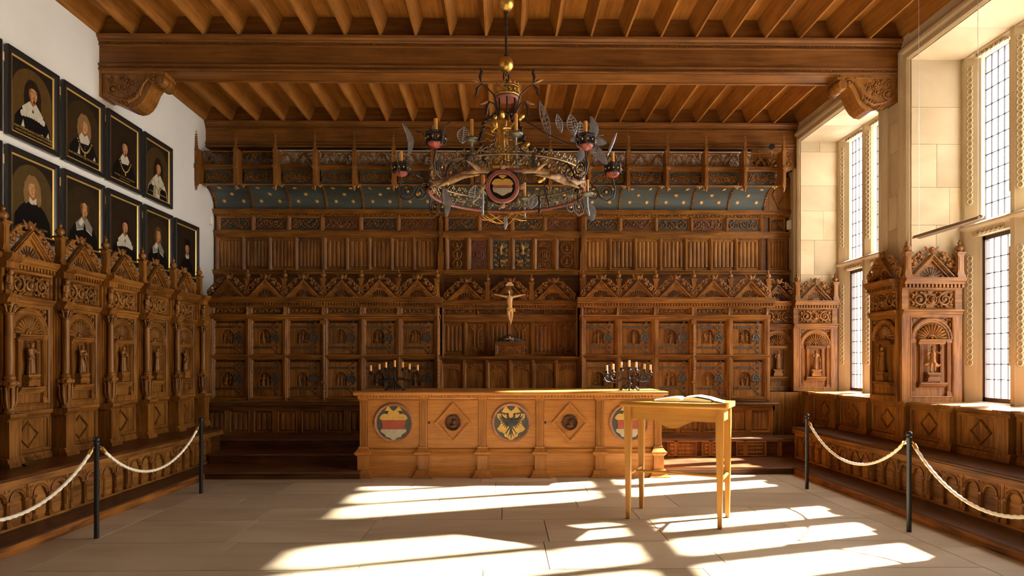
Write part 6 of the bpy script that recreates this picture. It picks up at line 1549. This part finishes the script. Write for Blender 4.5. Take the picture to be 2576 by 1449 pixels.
# antlers across the front
def antler(s):
    P = [(s*0.13,-0.80,-0.0),(s*0.25,-0.81,0.005),(s*0.38,-0.78,-0.02),(s*0.52,-0.70,-0.06),(s*0.64,-0.60,-0.045),(s*0.72,-0.50,0.0)]
    d = MB(); d.tube(P, [0.022,0.027,0.036,0.034,0.024,0.010], 10, flat=0.8)
    d.tube([P[2],(s*0.44,-0.86,-0.07),(s*0.36,-0.93,-0.085),(s*0.24,-0.94,-0.075)], [0.034,0.026,0.018,0.005], 8)
    d.tube([P[3],(s*0.58,-0.74,-0.10),(s*0.64,-0.70,-0.12)], [0.028,0.018,0.006], 8)
    d.tube([P[1],(s*0.30,-0.86,0.03),(s*0.36,-0.90,0.06)], [0.024,0.014,0.004], 7); return d
for s in (-1, 1): ob('antler', antler(s), antm, ch)
# medallion at the front
md = ob('coat_of_arms', rimring([(0.148,-0.012),(0.148,0.012),(0.138,0.02),(0.122,0.014),(0.116,0.018),(0.110,0.012),(0.110,-0.012)], 44), pink, ch, (-0.045,-0.86,-0.155), (PI/2,0,0))
g1 = MB(); g1.ext([(0.162*(1+0.07*math.cos(8*2*PI*k/48))*math.cos(2*PI*k/48), 0.162*(1+0.07*math.cos(8*2*PI*k/48))*math.sin(2*PI*k/48)) for k in range(48)], -0.02, -0.008, 'z'); ob('iron_backplate', g1, irn, md)
for k in range(4): a = PI/2*k+PI/2*0; q = MB(); q.ell((0.165*math.cos(a),0.165*math.sin(a),0.0), (0.026,0.026,0.022), 9, 6); [q.ell((0.165*math.cos(a)+0.02*math.cos(b),0.165*math.sin(a)+0.02*math.sin(b),0.008), (0.009,0.009,0.009), 5, 4) for b in (0,1.05,2.1,3.14,4.19,5.24)]; ob('rosette', q, antm, md)
def flat(pts, z0, z1, m, nm): q = MB(); pts = [(p[0]*1.22, p[1]*1.16) for p in pts]; P = pts+[(-p[0],p[1]) for p in pts[::-1] if abs(p[0]) > 1e-6]; q.ext(P[::-1], z0, z1, 'z'); ob(nm, q, m, md)
flat([(0,0.085),(0.018,0.088),(0.03,0.078),(0.012,0.066),(0.0,0.055)], 0.0, 0.012, heg, 'shield_crest')
flat([(0,0.048),(0.02,0.058),(0.05,0.056),(0.068,0.040),(0.078,0.018),(0.062,0.008),(0,0.008)], 0.0, 0.012, heg, 'shield_chief'); flat([(0,0.008),(0.066,0.008),(0.072,-0.014),(0,-0.014)], 0.0, 0.012, pink, 'shield_band'); flat([(0,-0.014),(0.072,-0.014),(0.064,-0.04),(0.035,-0.05),(0.018,-0.062),(0,-0.07)], 0.0, 0.012, hew, 'shield_base')
# gilded figure with rays on a console
fg = ob('console', MB().ext([(-0.12,0.0),(0.12,0.0),(0.13,0.02),(0.115,0.03),(0.115,0.045),(-0.115,0.045),(-0.115,0.03),(-0.13,0.02)], -0.06, 0.06, 'y'), gold, ch, (-0.05,-0.66,0.07))
for x in (-0.10, 0.10): ob('support_rod', MB().tube([(x,0,0.0),(x,0.0,-0.20)], 0.016, 8), antm, fg)
mf = statue(dict(hair=1, turn=-0.2, armL=((-0.16,-.07,.64),(-0.10,-.15,.62)), armR=((0.15,-.06,.62),(0.02,-.15,.60)), items=[('ell',(-0.13,-.15,.68),(0.055,.05,.09)),('ell',(-0.13,-.16,.80),(0.04,.04,.045)),('rod',(-0.12,-.15,.62),(-0.2,-.15,.52),0.03)]), 0.47, gold, 'gilded_figure', 0.011)
ob('gilded_figure', mf, None, fg, (0,-0.005,0.05))
ry = MB()
for k in range(18):
    a = 2*PI*k/18+0.1; L_ = 0.235 if k % 2 else 0.195
    pts = [(0.08*math.cos(a)*0.85,0.05,0.29+0.08*math.sin(a)*1.05)]
    for i in range(1, 8): q = 0.08+(L_-0.08)*i/7; wv = 0.014*math.sin(i*1.3)*(1 if k % 2 else 0); pts.append((q*math.cos(a)*0.85-wv*math.sin(a),0.05,0.29+q*math.sin(a)*1.05+wv*math.cos(a)))
    ry.tube(pts, [0.009]*3+[0.008,0.007,0.006,0.004,0.002], 6, flat=0.6)
ob('sun_rays', ry, gold, fg)
wr_ = MB(); rn = random.Random(8)
for k in range(70):
    a = 2*PI*k/70; q = 1+rn.uniform(-.05,.05); wr_.ell((0.20*q*math.cos(a),0.05+rn.uniform(-.02,.02),0.25+0.27*q*math.sin(a)), (rn.uniform(.012,.022),0.018,rn.uniform(.012,.022)), 6, 4)
ob('dark_wreath', wr_, irn, fg)
# canopy crown on rods, chain with balls
ob('crown_ring', rimring([(0.125,0.98),(0.125,1.0),(0.118,1.0),(0.118,0.98)], 32), gold, ch)
cw_ = MB(); Lc = 2*PI*0.122
for i in range(14):
    x = Lc*i/14; spiral(cw_, x, 1.03, 0.022, 1.2, i, 1, 0.0045, 0, 10, 4); cw_.tube([(x+0.02,0,0.99),(x+0.02,0,1.07)], 0.004, 4)
    for dx, dz in ((0,1.105),(-0.01,1.09),(0.01,1.09)): cw_.ell((x+dx,0,dz), (0.008,0.003,0.009), 5, 4)
    cw_.tube([(x,0,1.06),(x,0,1.09)], 0.004, 4)
bend(cw_, 0.122); ob('crown_cresting', cw_, gold, ch); ob('crown_ring', rimring([(0.124,1.06),(0.124,1.068),(0.119,1.068),(0.119,1.06)], 32), gold, ch)
ob('red_cap', MB().lathe([(0.10,0.955),(0.11,0.965),(0.11,0.985),(0.05,1.0)], 20), pink, ch)
for k in range(6):
    a = 2*PI*k/6+0.5; c, s = math.cos(a), math.sin(a); ob('support_rod', MB().tube([(0.09*c,0.09*s,0.96),(0.085*c,0.085*s,0.75),(0.16*c,0.16*s-0.1,0.45),(0.5*c,0.5*s-0.1,0.25),(0.77*c,0.77*s,0.165)], 0.010, 6), irn, ch)
ob('chain_rod', twist(1.38, 1.83, 0.014, 3, 16), irn, ch, (-0.01,0,0))
for i, z in enumerate((1.02,1.10,1.18)): ob('chain_link', MB().tube([(0.028*math.cos(2*PI*k/14),0,z+0.058*math.sin(2*PI*k/14)) for k in range(14)], 0.0085, 7, closed=True), irn, ch, (-0.01,0,0), (0,0,PI/2*i+0.4))
ob('gilt_ball', MB().ell((0,0,1.31), (0.074,0.074,0.08), 20, 12), gold, ch, (-0.01,0,0)); ob('gilt_ball', MB().ell((0,0,1.93), (0.08,0.08,0.085), 20, 12), gold, ch, (-0.01,0,0))
for z in (1.24, 1.38, 1.84): ob('chain_link', MB().tube([(0.018*math.cos(2*PI*k/12),0,z+0.035*math.sin(2*PI*k/12)) for k in range(12)], 0.007, 6, closed=True), irn, ch, (-0.01,0,0))
ob('chain_rod', MB().tube([(0,0,2.0),(0,0,2.60)], 0.012, 8), irn, ch, (-0.01,0,0))
# sprays with buds beside the crown
for s, tilt in ((-1,0.0),(1,0.3)):
    sy = ob('leaf_spray', MB().tube([(s*0.06,-0.06,0.70),(s*0.10,-0.08,0.85),(s*0.13,-0.08,0.97),(s*0.20,-0.08,1.04),(s*0.27,-0.08,1.09)], [0.009,0.009,0.008,0.007,0.006], 6), irn, ch)
    ob('bud', MB().tube([(s*0.26,-0.08,1.085),(s*0.31,-0.08,1.11),(s*0.36,-0.08,1.125)], [0.008,0.016,0.004], 7), antm, sy)
    ob('curled_leaf', MB().tube([(s*0.26,-0.08,1.09),(s*0.27,-0.08,1.15),(s*0.255,-0.08,1.20),(s*0.27,-0.08,1.24)], [0.006,0.018,0.016,0.004], 6, flat=0.4), irn, sy)
    ob('curled_leaf', MB().tube([(s*0.25,-0.08,1.08),(s*0.30,-0.08,1.03),(s*0.30,-0.08,0.98),(s*0.33,-0.08,0.95)], [0.006,0.016,0.014,0.004], 6, flat=0.4), irn, sy)
    sy2 = ob('leaf_spray', MB().tube([(s*0.08,-0.07,0.78),(s*0.13,-0.09,0.88),(s*0.19,-0.10,0.90)], 0.007, 6), irn, ch); ob('bud', MB().tube([(s*0.19,-0.10,0.90),(s*0.23,-0.10,0.88),(s*0.27,-0.10,0.87)], [0.007,0.014,0.004], 7), antm, sy2)
    ob('curled_leaf', MB().tube([(s*0.17,-0.1,0.895),(s*0.20,-0.1,0.84),(s*0.205,-0.1,0.78),(s*0.22,-0.1,0.745)], [0.006,0.016,0.014,0.003], 6, flat=0.4), irn, sy2)
# candle arms
def _arm(d):
    pts = []
    for k in range(15): a = PI*0.5+2*PI*1.5*(1-k/14); q = 0.012+0.062*k/14; pts.append((R0+0.10+q*math.cos(a), 0, -0.01+q*math.sin(a)))
    pts += [(R0+0.16,0,-0.05),(R0+0.22,0,-0.085),(R0+0.29,0,-0.05),(R0+0.31,0,0.03),(R0+0.29,0,0.11),(R0+0.285,0,0.16)]
    d.tube(pts, [0.006]*6+[0.009]*15, 6)
    spiral(d, R0+0.215, 0.01, 0.065, 2.0, -0.6, 1, 0.009, 0, 24, 6)
    for s in (-1, 1):
        d.tube([(R0+0.285,s*0.05,0.16),(R0+0.30,s*0.12,0.16),(R0+0.30,s*0.145,0.20),(R0+0.30,s*0.13,0.235),(R0+0.30,s*0.11,0.22)], 0.0055, 5)
        d.tube([(R0+0.285,s*0.07,0.18),(R0+0.30,s*0.10,0.25),(R0+0.31,s*0.13,0.31),(R0+0.32,s*0.19,0.33)], [0.006,0.005,0.005,0.010], 5)
    d.tube([(R0+0.0,0,0.08),(R0+0.06,0,0.10),(R0+0.10,0,0.05)], 0.008, 6)
def _bowl(d): d.lathe([(0.01,0.155),(0.055,0.175),(0.072,0.20),(0.07,0.215),(0.02,0.22)], 14, (R0+0.285,0,0))
def _gal(d):
    n = 6
    for k in range(n):
        a0, a1 = 2*PI*k/n+0.3, 2*PI*(k+1)/n+0.3; r_ = 0.088
        p0, p1 = (r_*math.cos(a0), r_*math.sin(a0)), (r_*math.cos(a1), r_*math.sin(a1))
        for z0, z1 in ((0.195,0.208),(0.262,0.275)): d.add([(R0+0.285+p0[0],p0[1],z0),(R0+0.285+p1[0],p1[1],z0),(R0+0.285+p1[0],p1[1],z1),(R0+0.285+p0[0],p0[1],z1)], [(0,1,2,3)])
        for j in range(5):
            u = (j+0.5)/5; x, y = p0[0]+(p1[0]-p0[0])*u, p0[1]+(p1[1]-p0[1])*u
            d.tube([(R0+0.285+x,y,0.205),(R0+0.285+x*1.02,y*1.02,0.265)], 0.007, 4); d.ell((R0+0.285+x,y,0.285), (0.010,0.010,0.010), 5, 4)
def _stud(d):
    for k in range(12): a = 2*PI*(k+0.25)/12+0.3; d.ell((R0+0.285+0.088*math.cos(a),0.088*math.sin(a),0.236), (0.009,0.009,0.011), 6, 4)
    for cx_, cz_ in ((R0+0.10,-0.01),(R0+0.215,0.01)): d.ell((cx_,-0.012,cz_), (0.014,0.008,0.014), 7, 5); d.ell((cx_,0.012,cz_), (0.014,0.008,0.014), 7, 5)
arm_me = mk(_arm, 'candle_arm', irn); bowl_me = mk(_bowl, 'drip_bowl', redp); gal_me = mk(_gal, 'bowl_gallery', iron); stud_me = mk(_stud, 'gold_stud', gold)
CL = {180:'leftmost candle of the chandelier',0:'rightmost candle of the chandelier',-126:'front left candle on the chandelier ring',-50:'front right candle on the chandelier ring',142:'rear left candle low on the chandelier',38:'rear right candle low on the chandelier'}
for ang, lb in CL.items():
    a = math.radians(ang); o_ = ob('candle_arm', arm_me, None, ch, (0,0,0.02), (0,0,a)); ob('drip_bowl', bowl_me, None, o_); ob('bowl_gallery', gal_me, None, o_); ob('gold_stud', stud_me, None, o_)
    q = R0+0.285; candle(lb, (CXc+q*math.cos(a), CYc+q*math.sin(a), 3.23+0.245), 0.19, 0.0165, 'candles on the chandelier')
candle('shorter candle beside the leftmost one on the chandelier', (CXc-1.12, CYc+0.035, 3.475), 0.11, 0.015, 'candles on the chandelier')
grn = plain('verdigris_bowl', (0.16,0.16,0.115), 0.4, 0.7, noise=0.4, nscale=25)
for x, y, z, lb in ((-0.325,-0.62,0.345,'tall candle on bronze bowl left of the gilded figure'),(0.075,-0.70,0.365,'tall candle on bronze bowl right of the gilded figure'),(0.20,0.76,0.16,'candle at the back of the chandelier ring'),(0.80,-0.06,-0.0,'low candle inside the right rim of the chandelier'),(-0.22,-0.74,-0.155,'short candle left of the chandelier coat of arms')):
    st_ = ob('candle_stand', MB().tube([(x,y,z-0.01),(x,y,z-0.12),(x*1.02,y,z-0.22)], [0.010,0.009,0.012], 7), steel, ch)
    b_ = MB(); b_.lathe([(0.012,-0.035),(0.05,-0.025),(0.066,-0.005),(0.064,0.004),(0.022,0.006),(0.02,0.015)], 16, (x,y,z)); ob('bronze_bowl', b_, grn, st_)
    if z > 0.2:
        q = MB()
        for k in range(3): an = 2*PI*k/3+0.5; q.tube([(x,y,z-0.22),(x+0.03*math.cos(an),y+0.03*math.sin(an),z-0.26),(x+0.02*math.cos(an),y+0.02*math.sin(an),z-0.32)], [0.006,0.024,0.003], 6, flat=0.35)
        ob('calyx_leaf', q, steel, st_)
    candle(lb, (CXc+x, CYc+y, 3.23+z+0.007), 0.17 if z > 0.1 else 0.13, 0.0165, 'candles on the chandelier')
# sheet-metal flowers, blades and seed heads
def blade(p0, p1, w, bow):
    p0, p1 = Vector(p0), Vector(p1); d = MB(); n = 7; t = (p1-p0); side = t.cross(Vector((0,1,0))).normalized(); vs = []
    for i in range(n+1):
        u = i/n; c = p0+t*u+Vector(bow)*math.sin(PI*u); ww = w*math.sin(PI*min(0.98,u*0.86+0.08))**0.8
        vs += [c-side*ww, c+Vector((0,-0.008,0)), c+side*ww]
    fs = []
    for i in range(n): a = i*3; fs += [(a,a+1,a+4,a+3),(a+1,a+2,a+5,a+4)]
    d.add(vs, fs, True); return d
fl0 = (0.76,-0.32,0.40)
fo_ = ob('metal_flower', MB().ell(fl0, (0.05,0.03,0.02), 10, 6, Matrix.Rotation(0.3,4,'Y')), gold, ch)
for tip, w_, bow in (((0.60,-0.36,0.43),0.04,(0,-.02,0.02)),((0.80,-0.34,0.66),0.045,(0.05,0,0)),((0.95,-0.32,0.42),0.045,(0,0,0.02)),((0.95,-0.36,0.20),0.05,(0,0,0.02)),((0.66,-0.3,0.22),0.04,(0,0,0))): ob('petal', blade(fl0, tip, w_, bow), steel, fo_)
for p0, p1, w_, bow in (((-0.60,-0.30,-0.02),(-0.58,-0.34,-0.30),0.035,(0.02,0,0)),((0.78,0.05,-0.04),(0.86,0.0,-0.26),0.05,(0.03,0,0)),((0.96,-0.3,0.3),(1.05,-0.3,0.52),0.015,(0,0,0)),((-0.95,-0.3,0.28),(-1.0,-0.3,0.60),0.03,(0.05,0,0)),((-0.02,0.7,-0.06),(-0.02,0.72,-0.2),0.02,(0.01,0,0)),((-0.68,-0.2,0.40),(-0.72,-0.2,0.62),0.03,(0,0,0))):
    ob('metal_leaf', blade(p0, p1, w_, bow), steel, ch)
def pierced_leaf(p0, p1, w):
    p0, p1 = Vector(p0), Vector(p1); d = MB(); t = p1-p0; L_ = t.length; side = t.cross(Vector((0,1,0))).normalized()
    for s in (-1, 1): d.tube([p0+t*(i/8)+side*s*w*math.sin(PI*i/8) for i in range(9)], 0.005, 4)
    for i in range(1, 8):
        u = i/8; q = w*math.sin(PI*u)
        for s in (-1, 1): d.tube([p0+t*u, p0+t*(u+0.05)+side*s*q*0.6, p0+t*u+side*s*q], 0.004, 4)
    d.tube([p0, p1], 0.004, 4); return d
for p0, p1, w_ in (((0.40,-0.45,0.42),(0.30,-0.45,0.76),0.035),((0.62,-0.5,0.42),(0.58,-0.5,0.62),0.05),((0.66,-0.48,0.36),(0.68,-0.48,0.56),0.05),((0.50,-0.5,0.45),(0.46,-0.5,0.62),0.03),((-0.46,0.1,0.55),(-0.44,0.1,0.72),0.06),((0.26,0.5,-0.02),(0.30,0.5,0.14),0.05),((-0.36,0.3,0.0),(-0.33,0.3,0.18),0.06)):
    ob('pierced_leaf', pierced_leaf(p0, p1, w_), steel, ch)
for p0, p1, cpos in (((0.56,-0.5,0.34),(0.10,-0.5,0.60),(0.12,-0.5,0.585)),((0.16,-0.66,0.30),(0.06,-0.66,0.46),(0.16,-0.66,0.27)),((0.42,-0.1,-0.16),(0.36,-0.1,0.12),(0.34,-0.1,0.125))):
    s_ = ob('seed_stem', MB().tube([p0, ((p0[0]+p1[0])/2,p0[1],(p0[2]+p1[2])/2-0.02), p1], 0.009, 6), irn, ch); ob('seed_disc', MB().ell(cpos, (0.05,0.03,0.026), 12, 6, Matrix.Rotation(-0.6,4,'Y')), gold, s_)
# loose bundle of gilt wires under the back rim
rn = random.Random(5); tw = MB()
for k in range(6):
    pts = []; ph = rn.uniform(0,6)
    for i in range(16): u = i/15; pts.append((-0.26+0.46*u+0.02*math.sin(ph+9*u), 0.72+0.06*math.sin(ph+7*u), -0.05+0.05*math.sin(ph*2+6.5*u)-0.03*math.sin(PI*u)))
    tw.tube(pts, 0.004, 4)
ob('gilt_wires', tw, gold, ch)
